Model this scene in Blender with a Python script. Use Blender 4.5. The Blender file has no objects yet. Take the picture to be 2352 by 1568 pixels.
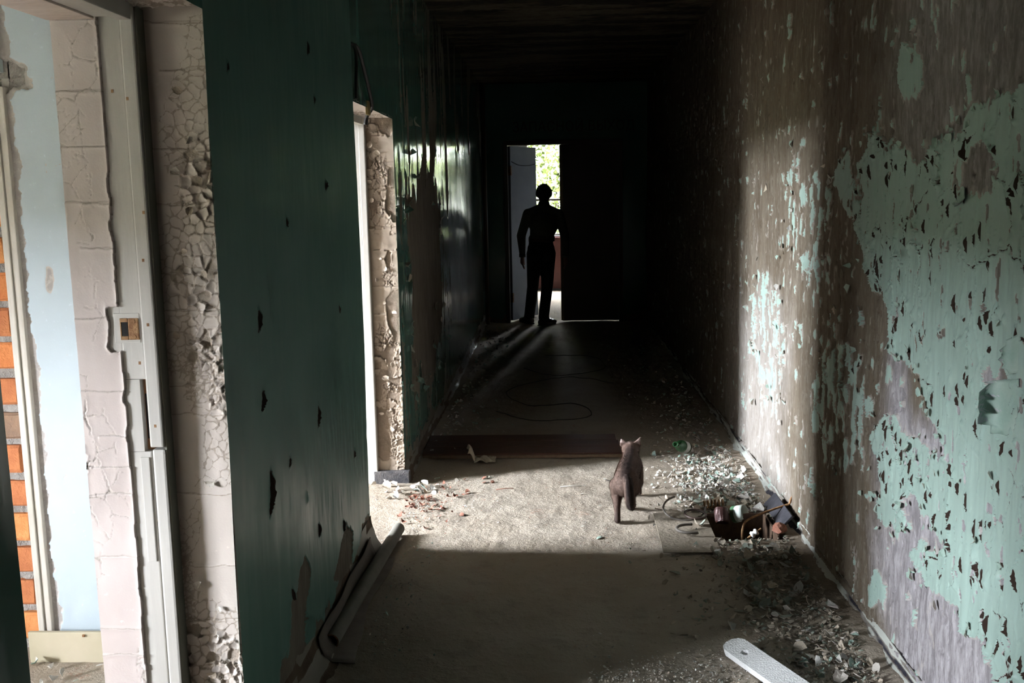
import bpy, bmesh, math, random
import numpy as np
from mathutils import Vector, Matrix, Euler

random.seed(7)
rng = np.random.default_rng(7)
scene = bpy.context.scene
col = scene.collection

# ------------------------------------------------------------------ camera, sky, exposure
EYE = 1.655
cam_data = bpy.data.cameras.new('camera')
cam = bpy.data.objects.new('camera', cam_data)
col.objects.link(cam)
cam_data.sensor_width = 36.0
cam_data.sensor_fit = 'HORIZONTAL'
cam_data.lens = 2319.0 / 2352.0 * 36.0
cam_data.clip_start = 0.05
cam_data.clip_end = 300.0
fw = np.array([94.0, -347.0, 2319.0]); fw /= np.linalg.norm(fw)
dn = np.array([304.0, 15416.0, 2319.0]); dn /= np.linalg.norm(dn)
dn -= fw * (fw @ dn); dn /= np.linalg.norm(dn)
rt = np.cross(dn, fw)
R = Matrix(((rt[0], -rt[1], -rt[2]), (fw[0], -fw[1], -fw[2]), (-dn[0], dn[1], dn[2])))
cam.matrix_world = Matrix.Translation((0, 0, EYE)) @ R.to_4x4()
scene.camera = cam

SKY = 30.0
world = bpy.data.worlds.new('overcast_sky')
scene.world = world
world.use_nodes = True
bg = world.node_tree.nodes['Background']
bg.inputs['Color'].default_value = (0.86, 0.92, 1.0, 1)
bg.inputs['Strength'].default_value = SKY

scene.view_settings.view_transform = 'Standard'
scene.view_settings.look = 'None'
scene.view_settings.gamma = 1.0
scene.view_settings.use_curve_mapping = False
scene.view_settings.exposure = 3.45
scene.cycles.max_bounces = 6
scene.cycles.diffuse_bounces = 3
scene.cycles.glossy_bounces = 3
scene.cycles.transmission_bounces = 4
scene.cycles.use_adaptive_sampling = True
scene.cycles.adaptive_threshold = 0.07
scene.cycles.sample_clamp_indirect = 8.0
scene.cycles.light_sampling_threshold = 0.0
scene.cycles.caustics_reflective = False

def portal(name, loc, rot, sx, sy):
    """Guides the sampling of the sky through a window opening; gives off no light itself."""
    l = bpy.data.lights.new(name, 'AREA')
    l.shape = 'RECTANGLE'; l.size = sx; l.size_y = sy
    l.cycles.is_portal = True
    o = bpy.data.objects.new(name, l); col.objects.link(o)
    o.location = loc; o.rotation_euler = rot
    return o

# main measures of the place (metres; y runs down the corridor)
XL, XR, CEIL, YEND = -0.87, 1.16, 2.96, 12.72
D1 = (1.51, 2.58, 2.13)          # first doorway on the left: y from, y to, head
D2 = (4.50, 5.60, 2.07)          # second doorway on the left
WALLT = 0.36
XROOM = -4.50                    # outer wall of the side rooms
YPART = 3.45                     # partition between the two side rooms
W1 = (-0.28, 0.98, 0.95, 1.80)   # window of the first side room: y, y, z, z
W2 = (3.96, 4.84, 0.70, 2.65)    # window of the second side room
YFAR = 17.0
WF = (-.45, .80, 0.90, 2.50)     # window of the far room: x, x, z, z

portal('daylight_portal', (XROOM - .02, (W1[0]+W1[1])/2, (W1[2]+W1[3])/2), (0, -math.pi/2, 0), W1[3]-W1[2], W1[1]-W1[0])
portal('daylight_portal', (XROOM - .02, (W2[0]+W2[1])/2, (W2[2]+W2[3])/2), (0, -math.pi/2, 0), W2[3]-W2[2], W2[1]-W2[0])
portal('daylight_portal', ((WF[0]+WF[1])/2, YFAR + .12, (WF[2]+WF[3])/2), (-math.pi/2, 0, 0), WF[1]-WF[0], WF[3]-WF[2])

# ------------------------------------------------------------------ numeric noise
def _hash(ix, iy, seed):
    n = (ix.astype(np.int64) * 374761393 + iy.astype(np.int64) * 668265263 + seed * 1013904223) & 0xffffffff
    n = ((n ^ (n >> 13)) * 1274126177) & 0xffffffff
    n = ((n ^ (n >> 15)) * 2246822519) & 0xffffffff
    return (n ^ (n >> 16)) / 4294967296.0

def vnoise(x, y, seed=0):
    ix = np.floor(x); iy = np.floor(y); fx = x - ix; fy = y - iy
    fx = fx*fx*fx*(fx*(fx*6-15)+10); fy = fy*fy*fy*(fy*(fy*6-15)+10)
    a = _hash(ix, iy, seed); b = _hash(ix+1, iy, seed); c = _hash(ix, iy+1, seed); d = _hash(ix+1, iy+1, seed)
    return ((a + (b-a)*fx)*(1-fy) + (c + (d-c)*fx)*fy) * 2 - 1

def fbm(x, y, octs=4, seed=0, gain=0.5):
    s = 0.0; a = 1.0; t = 0.0
    for o in range(octs):
        s = s + a * vnoise(x * 2**o + 17.3*o, y * 2**o - 9.1*o, seed + o); t += a; a *= gain
    return s / t * 1.6

def worley(x, y, seed=0, jit=0.9):
    ix = np.floor(x); iy = np.floor(y)
    f1 = np.full(x.shape, 9.0); f2 = np.full(x.shape, 9.0); cid = np.zeros(x.shape); ox = np.zeros(x.shape); oy = np.zeros(x.shape)
    for dx in (-1, 0, 1):
        for dy in (-1, 0, 1):
            cx = ix + dx; cy = iy + dy
            px = cx + .5 + (_hash(cx, cy, seed) - .5) * jit; py = cy + .5 + (_hash(cx, cy, seed + 5) - .5) * jit
            d = np.hypot(x - px, y - py)
            near = d < f1
            f2 = np.where(near, f1, np.minimum(f2, d))
            cid = np.where(near, _hash(cx, cy, seed + 11), cid)
            ox = np.where(near, x - px, ox); oy = np.where(near, y - py, oy)
            f1 = np.where(near, d, f1)
    return f1, f2, cid, ox, oy

def sstep(a, b, x):
    t = np.clip((x - a) / (b - a), 0, 1); return t*t*(3-2*t)

def sdf_poly(poly, x, y):
    """Distance to a closed outline, positive inside."""
    d = np.full(x.shape, 1e9); inside = np.zeros(x.shape, bool)
    n = len(poly)
    for i in range(n):
        ax, ay = poly[i]; bx, by = poly[(i+1) % n]
        ex, ey = bx-ax, by-ay; wx, wy = x-ax, y-ay
        t = np.clip((wx*ex + wy*ey) / (ex*ex + ey*ey + 1e-12), 0, 1)
        d = np.minimum(d, (wx-ex*t)**2 + (wy-ey*t)**2)
        c = ((ay <= y) & (by > y)) | ((by <= y) & (ay > y))
        xi = ax + (y-ay) / (by-ay if by != ay else 1e-9) * ex
        inside ^= c & (x < xi)
    return np.sqrt(d) * np.where(inside, 1, -1)

# ------------------------------------------------------------------ object helpers
def tag(o, label=None, cat=None, group=None, kind=None):
    if label: o['label'] = label
    if cat: o['category'] = cat
    if group: o['group'] = group
    if kind: o['kind'] = kind
    return o

def empty(name, loc=(0, 0, 0), rot=(0, 0, 0)):
    o = bpy.data.objects.new(name, None); col.objects.link(o)
    o.location = loc; o.rotation_euler = rot; o.empty_display_size = .1
    return o

def link(name, me, mats=None, parent=None, loc=None, rot=None, smooth=False):
    if mats is not None:
        me.materials.clear()
        for m in (mats if isinstance(mats, (list, tuple)) else [mats]): me.materials.append(m)
    o = bpy.data.objects.new(name, me); col.objects.link(o)
    if parent: o.parent = parent
    if loc is not None: o.location = loc
    if rot is not None: o.rotation_euler = rot
    if smooth: me.polygons.foreach_set('use_smooth', np.ones(len(me.polygons), bool))
    return o

def pydata(name, v, f):
    me = bpy.data.meshes.new(name); me.from_pydata([tuple(map(float, p)) for p in v], [], [tuple(map(int, q)) for q in f]); me.update(); return me

def fastmesh(name, V, F):
    """V (n,3), F (m,3) or (m,4) arrays."""
    me = bpy.data.meshes.new(name); V = np.ascontiguousarray(V, np.float32); F = np.ascontiguousarray(F, np.int32)
    k = F.shape[1]
    me.vertices.add(len(V)); me.vertices.foreach_set('co', V.ravel())
    me.loops.add(F.size); me.loops.foreach_set('vertex_index', F.ravel())
    me.polygons.add(len(F)); me.polygons.foreach_set('loop_start', np.arange(0, F.size, k, dtype=np.int32))
    me.update(calc_edges=True); me.validate()
    return me

def boxdata(lo, hi):
    x0, y0, z0 = lo; x1, y1, z1 = hi
    v = [(x0,y0,z0),(x1,y0,z0),(x1,y1,z0),(x0,y1,z0),(x0,y0,z1),(x1,y0,z1),(x1,y1,z1),(x0,y1,z1)]
    f = [(0,3,2,1),(4,5,6,7),(0,1,5,4),(1,2,6,5),(2,3,7,6),(3,0,4,7)]
    return v, f

def boxes(name, lst, mats, parent=None, bevel=0.0):
    v = []; f = []
    for lo, hi in lst:
        a, b = boxdata(lo, hi); n = len(v); v += a; f += [tuple(i+n for i in q) for q in b]
    me = pydata(name, v, f)
    if bevel:
        bm = bmesh.new(); bm.from_mesh(me)
        bmesh.ops.bevel(bm, geom=list(bm.edges), offset=bevel, segments=2, affect='EDGES', profile=.6)
        bm.to_mesh(me); bm.free()
    return link(name, me, mats, parent)

def hfield(name, O, U, V, N, us, vs, fn, mat, parent=None):
    """A sheet of plaster, paint or floor with its real relief: fn(u, v) gives height and per-vertex values."""
    UU, VV = np.meshgrid(us, vs)
    h, att = fn(UU, VV)
    O, U, V, N = map(lambda q: np.array(q, float), (O, U, V, N))
    P = O + UU[..., None]*U + VV[..., None]*V + h[..., None]*N
    nv, nu = UU.shape
    idx = np.arange(nu*nv).reshape(nv, nu)
    a, b, c, d = idx[:-1,:-1].ravel(), idx[:-1,1:].ravel(), idx[1:,1:].ravel(), idx[1:,:-1].ravel()
    F = np.stack((a, b, c, d), 1) if np.dot(np.cross(U, V), N) > 0 else np.stack((a, d, c, b), 1)
    me = fastmesh(name, P.reshape(-1, 3), F)
    for k, val in att.items():
        at = me.attributes.new(k, 'FLOAT', 'POINT')
        at.data.foreach_set('value', np.ascontiguousarray(val, np.float32).ravel())
    return link(name, me, mat, parent, smooth=True)

def tube(pts, rad, seg=8, cap=True):
    """Tube along points; rad a number or a list."""
    pts = [Vector(p) for p in pts]; n = len(pts)
    rad = [rad]*n if not hasattr(rad, '__len__') else rad
    v = []; f = []
    up = Vector((0, 0, 1)); prev = None
    for i, p in enumerate(pts):
        t = (pts[min(i+1, n-1)] - pts[max(i-1, 0)]).normalized()
        if prev is None:
            a = t.cross(up)
            if a.length < .1: a = t.cross(Vector((1, 0, 0)))
            a.normalize()
        else:
            a = prev - t*prev.dot(t); a.normalize()
        prev = a; b = t.cross(a)
        for k in range(seg):
            th = 2*math.pi*k/seg
            v.append(tuple(p + (a*math.cos(th) + b*math.sin(th))*rad[i]))
    for i in range(n-1):
        for k in range(seg):
            f.append((i*seg+k, i*seg+(k+1) % seg, (i+1)*seg+(k+1) % seg, (i+1)*seg+k))
    if cap:
        f.append(tuple(range(seg-1, -1, -1))); f.append(tuple(range((n-1)*seg, n*seg)))
    return v, f

def catmull(pts, n=6):
    pts = [np.array(p, float) for p in pts]; out = []
    P = [2*pts[0]-pts[1]] + pts + [2*pts[-1]-pts[-2]]
    for i in range(1, len(P)-2):
        for k in range(n):
            t = k/n
            out.append(.5*((2*P[i]) + (-P[i-1]+P[i+1])*t + (2*P[i-1]-5*P[i]+4*P[i+1]-P[i+2])*t*t + (-P[i-1]+3*P[i]-3*P[i+1]+P[i+2])*t**3))
    out.append(pts[-1]); return [tuple(p) for p in out]

# ------------------------------------------------------------------ materials
class NB:
    def __init__(s, name):
        s.m = bpy.data.materials.new(name); s.m.use_nodes = True
        s.nt = s.m.node_tree; s.b = s.nt.nodes['Principled BSDF']; s.out = s.nt.nodes['Material Output']
        s.co = s.nt.nodes.new('ShaderNodeTexCoord').outputs['Object']
    def n(s, t, **kw):
        x = s.nt.nodes.new(t)
        for k, v in kw.items(): setattr(x, k, v)
        return x
    def put(s, sock, val):
        if hasattr(val, 'is_linked') or isinstance(val, bpy.types.NodeSocket): s.nt.links.new(val, sock)
        elif isinstance(val, (tuple, list)) and len(val) == 3 and sock.type == 'RGBA': sock.default_value = (*val, 1)
        else: sock.default_value = val
    def map(s, sc=(1, 1, 1), rot=(0, 0, 0)):
        x = s.n('ShaderNodeMapping'); s.put(x.inputs['Vector'], s.co); x.inputs['Scale'].default_value = sc; x.inputs['Rotation'].default_value = rot
        return x.outputs['Vector']
    def noise(s, scale, detail=4, rough=.55, sc=None, dist=0.0):
        x = s.n('ShaderNodeTexNoise'); s.put(x.inputs['Vector'], s.map(sc) if sc else s.co)
        x.inputs['Scale'].default_value = scale; x.inputs['Detail'].default_value = detail; x.inputs['Roughness'].default_value = rough; x.inputs['Distortion'].default_value = dist
        return x.outputs['Fac']
    def voro(s, scale, feature='F1', sc=None):
        x = s.n('ShaderNodeTexVoronoi', feature=feature); s.put(x.inputs['Vector'], s.map(sc) if sc else s.co); x.inputs['Scale'].default_value = scale
        return x.outputs['Distance']
    def rng(s, v, a, b, c=0.0, d=1.0, smooth=False):
        x = s.n('ShaderNodeMapRange'); x.interpolation_type = 'SMOOTHSTEP' if smooth else 'LINEAR'
        for k, q in zip(('Value', 'From Min', 'From Max', 'To Min', 'To Max'), (v, a, b, c, d)): s.put(x.inputs[k], q)
        return x.outputs['Result']
    def math(s, op, a, b=0.0):
        x = s.n('ShaderNodeMath', operation=op); s.put(x.inputs[0], a); s.put(x.inputs[1], b); return x.outputs[0]
    def mix(s, f, a, b, mode='MIX'):
        x = s.n('ShaderNodeMix', data_type='RGBA', blend_type=mode); s.put(x.inputs[0], f); s.put(x.inputs[6], a); s.put(x.inputs[7], b)
        return x.outputs[2]
    def attr(s, name):
        x = s.n('ShaderNodeAttribute'); x.attribute_name = name; return x.outputs['Fac']
    def bump(s, h, strength=.5, dist=.01, nrm=None):
        x = s.n('ShaderNodeBump'); s.put(x.inputs['Height'], h); x.inputs['Strength'].default_value = strength; x.inputs['Distance'].default_value = dist
        if nrm is not None: s.put(x.inputs['Normal'], nrm)
        return x.outputs['Normal']
    def done(s, color=None, rough=None, normal=None, metal=None, spec=None):
        if color is not None: s.put(s.b.inputs['Base Color'], color)
        if rough is not None: s.put(s.b.inputs['Roughness'], rough)
        if normal is not None: s.put(s.b.inputs['Normal'], normal)
        if metal is not None: s.put(s.b.inputs['Metallic'], metal)
        if spec is not None: s.put(s.b.inputs['Specular IOR Level'], spec)
        return s.m

def simple(name, c1, c2, rough=.7, scale=8, bump=.3, bdist=.004, metal=0.0, sc=None, detail=5, bscale=None, spec=.5):
    k = NB(name); n1 = k.noise(scale, min(detail, 3), .6, sc); n2 = k.noise(bscale or scale*6, 3, .6, sc)
    c = k.mix(k.rng(n1, .3, .7), c1, c2)
    return k.done(c, rough, k.bump(n2, bump, bdist), metal, spec)

def peel(name, paint, paint2, under, plast, plast2, plast3, rough_p=.35, rough_b=.9, edge=.004, streak=True, spec=.5, gloss_bump=.1, fine=.0015, wrinkle=0.0, speck=1.0):
    """Paint over plaster; the attribute s is the distance to the paint's edge (positive: painted)."""
    k = NB(name)
    s_ = k.attr('s'); tint = k.attr('tint')
    jig = k.math('MULTIPLY', k.math('SUBTRACT', k.noise(120, 2, .6), .5), edge)
    s2 = k.math('ADD', s_, jig)
    f = k.rng(s2, -.0004, .0004)
    rim = k.rng(s2, -.010, -.003)
    pn = k.noise(2.2, 4, .6)
    st = k.noise(9, 5, .68, (1, 1, .30) if streak else None)
    st2 = k.noise(40, 4, .72, (1, 1, .28) if streak else None)
    pc = k.mix(k.rng(pn, .3, .7), paint, paint2)
    if speck: pc = k.mix(k.rng(st2, .62, .74), pc, tuple(min(1, q*1.25+.02) for q in paint))
    bc = k.mix(k.rng(st, .35, .65), plast, plast2)
    bc = k.mix(k.rng(st2, .5, .72), bc, plast3)
    bc = k.mix(k.math('MULTIPLY', tint, .85), bc, k.mix(k.rng(st2, .38, .66), (.20, .185, .195), (.44, .415, .43)))
    bc = k.mix(k.math('MULTIPLY', k.attr('pale_zone'), k.rng(st2, .25, .65, .25, .9)), bc, (.34, .31, .285))
    bc = k.mix(rim, bc, k.mix(.5, under, bc))
    c = k.mix(f, bc, pc)
    c = k.mix(k.rng(k.attr('tear'), .0002, .0008), c, (.030, .018, .013))   # shade of the gaps behind torn paint, painted into the colour
    rp = k.rng(pn, .3, .7, rough_p*.8, rough_p*1.25)
    r = k.n('ShaderNodeMix', data_type='FLOAT'); k.put(r.inputs[0], f); k.put(r.inputs[2], rough_b); k.put(r.inputs[3], rp)
    fine_n = k.noise(230, 2, .5)
    nrm = k.bump(k.math('ADD', k.noise(40, 3, .7, (1, 1, .28) if streak else None), k.math('MULTIPLY', fine_n, .35)), .6, .005)
    np_ = k.bump(k.noise(55, 3, .5, (1, 1, .14)), wrinkle, .004) if wrinkle else k.bump(fine_n, .2, fine)
    vm = k.n('ShaderNodeMix', data_type='VECTOR'); k.put(vm.inputs[0], f); k.put(vm.inputs[4], nrm); k.put(vm.inputs[5], np_)
    sp = k.rng(f, 0, 1, .15, spec)
    return k.done(c, r.outputs[0], vm.outputs[1], 0.0, sp)

M = {}
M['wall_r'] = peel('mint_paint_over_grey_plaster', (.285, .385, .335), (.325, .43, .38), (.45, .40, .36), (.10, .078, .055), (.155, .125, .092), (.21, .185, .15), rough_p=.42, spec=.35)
M['wall_l'] = peel('dark_green_gloss_paint', (.092, .195, .158), (.108, .22, .18), (.20, .17, .13), (.13, .105, .078), (.19, .165, .13), (.22, .20, .17), rough_p=.14, spec=.6, gloss_bump=.05, wrinkle=.07, speck=0)
M['wall_ln'] = peel('dark_green_satin_paint', (.092, .195, .158), (.108, .22, .18), (.20, .17, .13), (.13, .105, .078), (.19, .165, .13), (.22, .20, .17), rough_p=.42, spec=.4, gloss_bump=.03, wrinkle=.01, speck=0)
M['reveal'] = peel('cracked_cream_paint', (.50, .435, .385), (.54, .48, .43), (.46, .39, .33), (.26, .22, .18), (.30, .25, .20), (.36, .31, .26), rough_p=.55, spec=.3, edge=.002, streak=False)
M['reveal2'] = peel('flaking_buff_paint', (.36, .285, .22), (.40, .33, .265), (.33, .26, .20), (.19, .15, .115), (.27, .21, .16), (.31, .25, .20), rough_p=.6, spec=.3, streak=False)
M['board'] = peel('cracked_pinkish_white_paint', (.50, .425, .395), (.54, .475, .45), (.46, .40, .36), (.34, .30, .265), (.40, .35, .315), (.45, .40, .36), rough_p=.45, spec=.35, edge=.0015, streak=False)
M['blue'] = peel('pale_blue_paint_over_plaster', (.42, .485, .525), (.47, .53, .57), (.60, .52, .46), (.33, .30, .28), (.42, .38, .35), (.50, .45, .42), rough_p=.6, spec=.3, streak=False)
M['skirt_r'] = peel('chipped_pale_paint_on_black_skirting', (.38, .41, .37), (.44, .44, .40), (.40, .36, .30), (.020, .020, .028), (.035, .034, .045), (.08, .06, .05), rough_p=.6, spec=.3)
M['skirt_l'] = peel('worn_brown_skirting', (.19, .18, .14), (.23, .21, .17), (.16, .12, .08), (.085, .058, .042), (.12, .085, .06), (.15, .12, .09), rough_p=.5, spec=.3)
M['greywood'] = simple('scraped_grey_white_wood', (.42, .395, .355), (.50, .48, .45), .6, 6, .35, .003, sc=(1, 1, .12))
M['whitewood'] = simple('dirty_white_wood', (.46, .42, .36), (.64, .60, .54), .6, 14, .5, .004, sc=(1, 1, .12))
M['rawwood'] = simple('raw_brown_wood', (.26, .12, .05), (.42, .22, .10), .7, 18, .4, .003, sc=(1, 1, .15))
M['mortar'] = simple('grey_mortar', (.26, .235, .21), (.40, .37, .34), .95, 18, .9, .012)
M['cream'] = simple('cream_room_plaster', (.55, .52, .46), (.62, .59, .53), .85, 3, .3, .004)
M['roomblue'] = simple('pale_blue_room_plaster', (.58, .68, .71), (.64, .73, .76), .7, 3, .3, .004)
M['rust'] = simple('rusty_steel', (.16, .06, .02), (.42, .26, .13), .75, 40, .5, .002, metal=.3)
M['black'] = simple('flat_black', (.004, .003, .003), (.008, .006, .005), .9, 20, .1)  # plain black; also painted in for the dark inside holes
M['far_grey'] = simple('grey_green_wall_paint', (.07, .09, .075), (.09, .11, .095), .7, 4, .3)

# ------------------------------------------------------------------ floor and ceiling
PIT = (0.76, 1.05, 4.62, 4.98)
def floor_mat():
    k = NB('dusty_concrete')
    n1 = k.noise(1.3, 3, .6); n2 = k.noise(7, 4, .65); n3 = k.noise(60, 4, .7)
    c = k.mix(k.rng(n1, .35, .65), (.345, .285, .222), (.405, .35, .285))
    c = k.mix(k.rng(n2, .55, .75), c, (.28, .24, .20))
    c = k.mix(k.rng(n3, .60, .72), c, (.26, .20, .155))
    c = k.mix(k.rng(n3, .30, .20), c, (.50, .47, .43))
    red = k.math('MULTIPLY', k.rng(k.noise(3.1, 5, .7), .60, .72), k.rng(n3, .45, .6))
    c = k.mix(k.math('MULTIPLY', red, .7), c, (.32, .15, .10))
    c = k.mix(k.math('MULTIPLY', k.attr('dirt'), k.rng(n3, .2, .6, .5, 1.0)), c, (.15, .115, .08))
    c = k.mix(k.attr('deep_brown'), c, (.075, .045, .03))
    nr = k.bump(n3, .75, .010)
    return k.done(c, .93, nr, 0.0, .2)
M['floor'] = floor_mat()

def fl(x, y):
    h = .006*fbm(x*1.6, y*1.6, 3, 3) + .004*fbm(x*9, y*9, 3, 4) + .0035*np.clip(fbm(x*38, y*38, 3, 5), 0, 1)
    # drifts of dust towards the walls
    h = h + .020*sstep(.85, 1.15, x) + .018*sstep(-.72, -.86, x)*sstep(5.2, 5.7, y)
    px = np.maximum(np.maximum(PIT[0]-x, x-PIT[1]), np.maximum(PIT[2]-y, y-PIT[3])) + .012*fbm(x*14, y*14, 2, 8)
    h = h - .13*sstep(.012, -.012, px)
    # worn hollow strip along the left wall where the lino skirting has come off
    strip = sstep(-.80, -.82, x)*sstep(4.9, 4.4, y)
    deep_brown = strip*.8*sstep(-.2, .3, fbm(x*7, y*4, 3, 21)+.3) + .9*sstep(.01, -.02, px)  # deep brown on the bare strip and inside the pit
    dirt = sstep(.62, .80, x + .10*fbm(x*6, y*6, 3, 22))*sstep(5.45, 5.2, y + .12*fbm(x*5, y*5, 3, 23))*sstep(3.35, 3.9, y)  # darker by the pit: brown dirt plus painted-in shade of the debris
    dirt = np.maximum(dirt, sstep(12.8, 13.0, y))  # far room floor darkened to hold back its too bright light
    return h, {'deep_brown': np.clip(deep_brown, 0, 1), 'dirt': np.where(y > 12.7, .8, .45)*dirt}

ys = [-1.5, 0, 1.0, 1.8]; y = 2.3
while y < YFAR:
    ys.append(y); y += .007 * max(1.0, (y/3.2)**1.7)
ys = np.array(ys + [YFAR])
xs = np.concatenate((np.linspace(-1.26, 1.0, 210), np.linspace(1.01, 1.24, 18)))
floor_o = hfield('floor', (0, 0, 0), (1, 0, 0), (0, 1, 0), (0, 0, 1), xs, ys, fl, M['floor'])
tag(floor_o, 'dusty grey concrete corridor floor with rubble along the walls', 'floor', kind='structure')
fs = boxes('floor_slab', [((-4.7, -3.2, -.5), (-1.255, 12.8, 0)), ((-2.3, 12.8, -.5), (-1.255, 17.2, 0)), ((1.235, 12.8, -.5), (3.3, 17.2, 0)), ((-1.26, -3.2, -.5), (1.6, 17.2, -.2)), ((-1.26, -3.2, -.2), (1.3, -1.4, 0))], M['floor'])
tag(fs, 'bare concrete slab of the side rooms', 'floor', kind='structure')

def ceil_mat():
    k = NB('sooty_flaking_whitewash')
    n1 = k.noise(3.2, 6, .65, (.35, 1.6, 1)); n2 = k.noise(30, 5, .6, (.5, 1.5, 1))
    c = k.mix(k.rng(n1, .44, .54), (.17, .14, .095), (.04, .034, .028))
    c = k.mix(k.rng(n2, .5, .7), c, (.08, .066, .05))
    return k.done(c, .95, k.bump(n1, .6, .03), 0, .1)
M['ceil'] = ceil_mat()
def cf(x, y):
    n = fbm(x*1.1, y*5.0, 5, 31)
    return .006*sstep(-.05, .1, n) + .004*fbm(x*20, y*20, 3, 33), {}
cl = hfield('ceiling', (0, 0, CEIL), (1, 0, 0), (0, 1, 0), (0, 0, -1), np.linspace(-.95, 1.26, 120), np.concatenate((np.linspace(-3, 4.5, 10), np.linspace(4.55, 12.9, 300))), cf, M['ceil'])
tag(cl, 'dark sooty ceiling with flaking brown whitewash', 'ceiling', kind='structure')
cs = boxes('ceiling_slab', [((-4.9, -3.4, CEIL+.03), (3.5, 17.3, CEIL+.4))], M['cream'])
tag(cs, 'concrete ceiling slab over the side rooms', 'ceiling', kind='structure')

# ------------------------------------------------------------------ right wall
POLY_MAIN = [(2.595, 1.888), (2.725, 1.87), (2.847, 1.854), (2.956, 1.835), (2.993, 1.8), (3.092, 1.793), (3.192, 1.751), (3.305, 1.731), (3.479, 1.792), (3.765, 1.828), (4.152, 1.77), (4.244, 1.684), (4.132, 1.577), (3.948, 1.504), (3.846, 1.365), (3.704, 1.254), (3.548, 1.201), (3.527, 1.088), (3.23, 1.056), (3.203, 0.989), (3.139, 0.958), (3.134, 0.912), (3.058, 0.881), (3.0, 0.835), (3.087, 0.821), (3.261, 0.794), (3.352, 0.831), (3.422, 0.872), (3.51, 0.852), (3.58, 0.792), (3.672, 0.719), (3.578, 0.677), (3.58, 0.561), (3.621, 0.473), (3.541, 0.424), (3.379, 0.48), (3.252, 0.532), (3.326, 0.592), (3.266, 0.657), (3.184, 0.644), (3.159, 0.594), (2.991, 0.601), (2.919, 0.564), (3.165, 0.506), (3.216, 0.428), (3.112, 0.381), (2.954, 0.429), (2.839, 0.433), (2.802, 0.389), (2.713, 0.404), (2.589, 0.424), (2.536, 0.316), (2.114, 0.437), (1.0, .4), (1.0, 1.95), (2.132, 1.922)]
POLY_B = [(3.647, 0.129), (3.58, 0.232), (3.484, 0.254), (3.498, 0.158), (3.616, 0.09)]
POLY_E = [(3.442, 2.105), (3.3, 2.059), (3.271, 1.963), (3.443, 1.925), (3.496, 2.028)]
HOLE = [(2.808, 1.76), (2.73, 1.736), (2.731, 1.629), (2.74, 1.597), (2.855, 1.629), (2.978, 1.647), (3.027, 1.654), (3.016, 1.704), (2.91, 1.719), (2.854, 1.741)]
FLECK1 = [(4.447, 0.943), (3.94, 1.091), (3.702, 0.898), (3.725, 0.627), (4.258, 0.481), (4.572, 0.662)]
FLECK2 = [(5.874, 1.228), (5.247, 1.182), (5.105, 0.706), (5.338, 0.426), (5.75, 0.486), (6.036, 0.8)]
FLECK3 = [(5.199, 1.756), (4.242, 1.662), (4.078, 1.283), (4.465, 1.134), (5.069, 1.37)]
BIG = [(2.735, 1.150), (2.70, 1.17), (2.64, 1.15), (2.60, 1.175), (2.575, 1.14), (2.60, 1.10), (2.66, 1.085), (2.70, 1.105)]

def make_slits(n, yr, zr, seed, big=1.0):
    r = np.random.default_rng(seed); out = []
    for _ in range(n):
        out.append((r.uniform(*yr), r.uniform(*zr), r.uniform(.018, .075)*big, r.normal(.05, .22), r.uniform(.0022, .0056)*big, r.choice((-1, 1)), r.uniform(.5, 1.2)))
    return out

def apply_slits(slits, us, vs, s, h, lip=.009, tear=None):
    """Torn slits in the paint: a gap with one lip standing off the wall."""
    for cy, cz, L, ang, w, side, amp in slits:
        m = L*.5 + .03
        i0, i1 = np.searchsorted(us, (cy-m, cy+m)); j0, j1 = np.searchsorted(vs, (cz-m, cz+m))
        if i1-i0 < 2 or j1-j0 < 2: continue
        uu, vv = np.meshgrid(us[i0:i1]-cy, vs[j0:j1]-cz)
        a = vv*math.cos(ang) + uu*math.sin(ang); b = uu*math.cos(ang) - vv*math.sin(ang)
        b = b + .25*min(w, .005)*np.sin(a*120+cz*99) + .35*a*a/L*side
        env = np.clip(1-(2*a/L)**2, 0, 1)
        d = np.abs(b) - w*env
        inside = (np.abs(a) < L/2)
        S = s[j0:j1, i0:i1]; H = h[j0:j1, i0:i1]
        ok = inside & (S > -.002)
        painted = S > 0
        S[ok] = np.minimum(S[ok], d[ok])
        if tear is not None:
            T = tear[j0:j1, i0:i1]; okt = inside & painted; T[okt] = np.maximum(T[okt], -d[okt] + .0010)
        bb = b*side - w*env
        H += np.where(painted & inside, lip*amp*env*np.where(bb > 0, np.exp(-bb/.011), np.clip(1 + bb/np.maximum(2*w*env, 1e-4), 0, 1)), 0)
        H -= np.where(inside & (d < 0), .004, 0)

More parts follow.
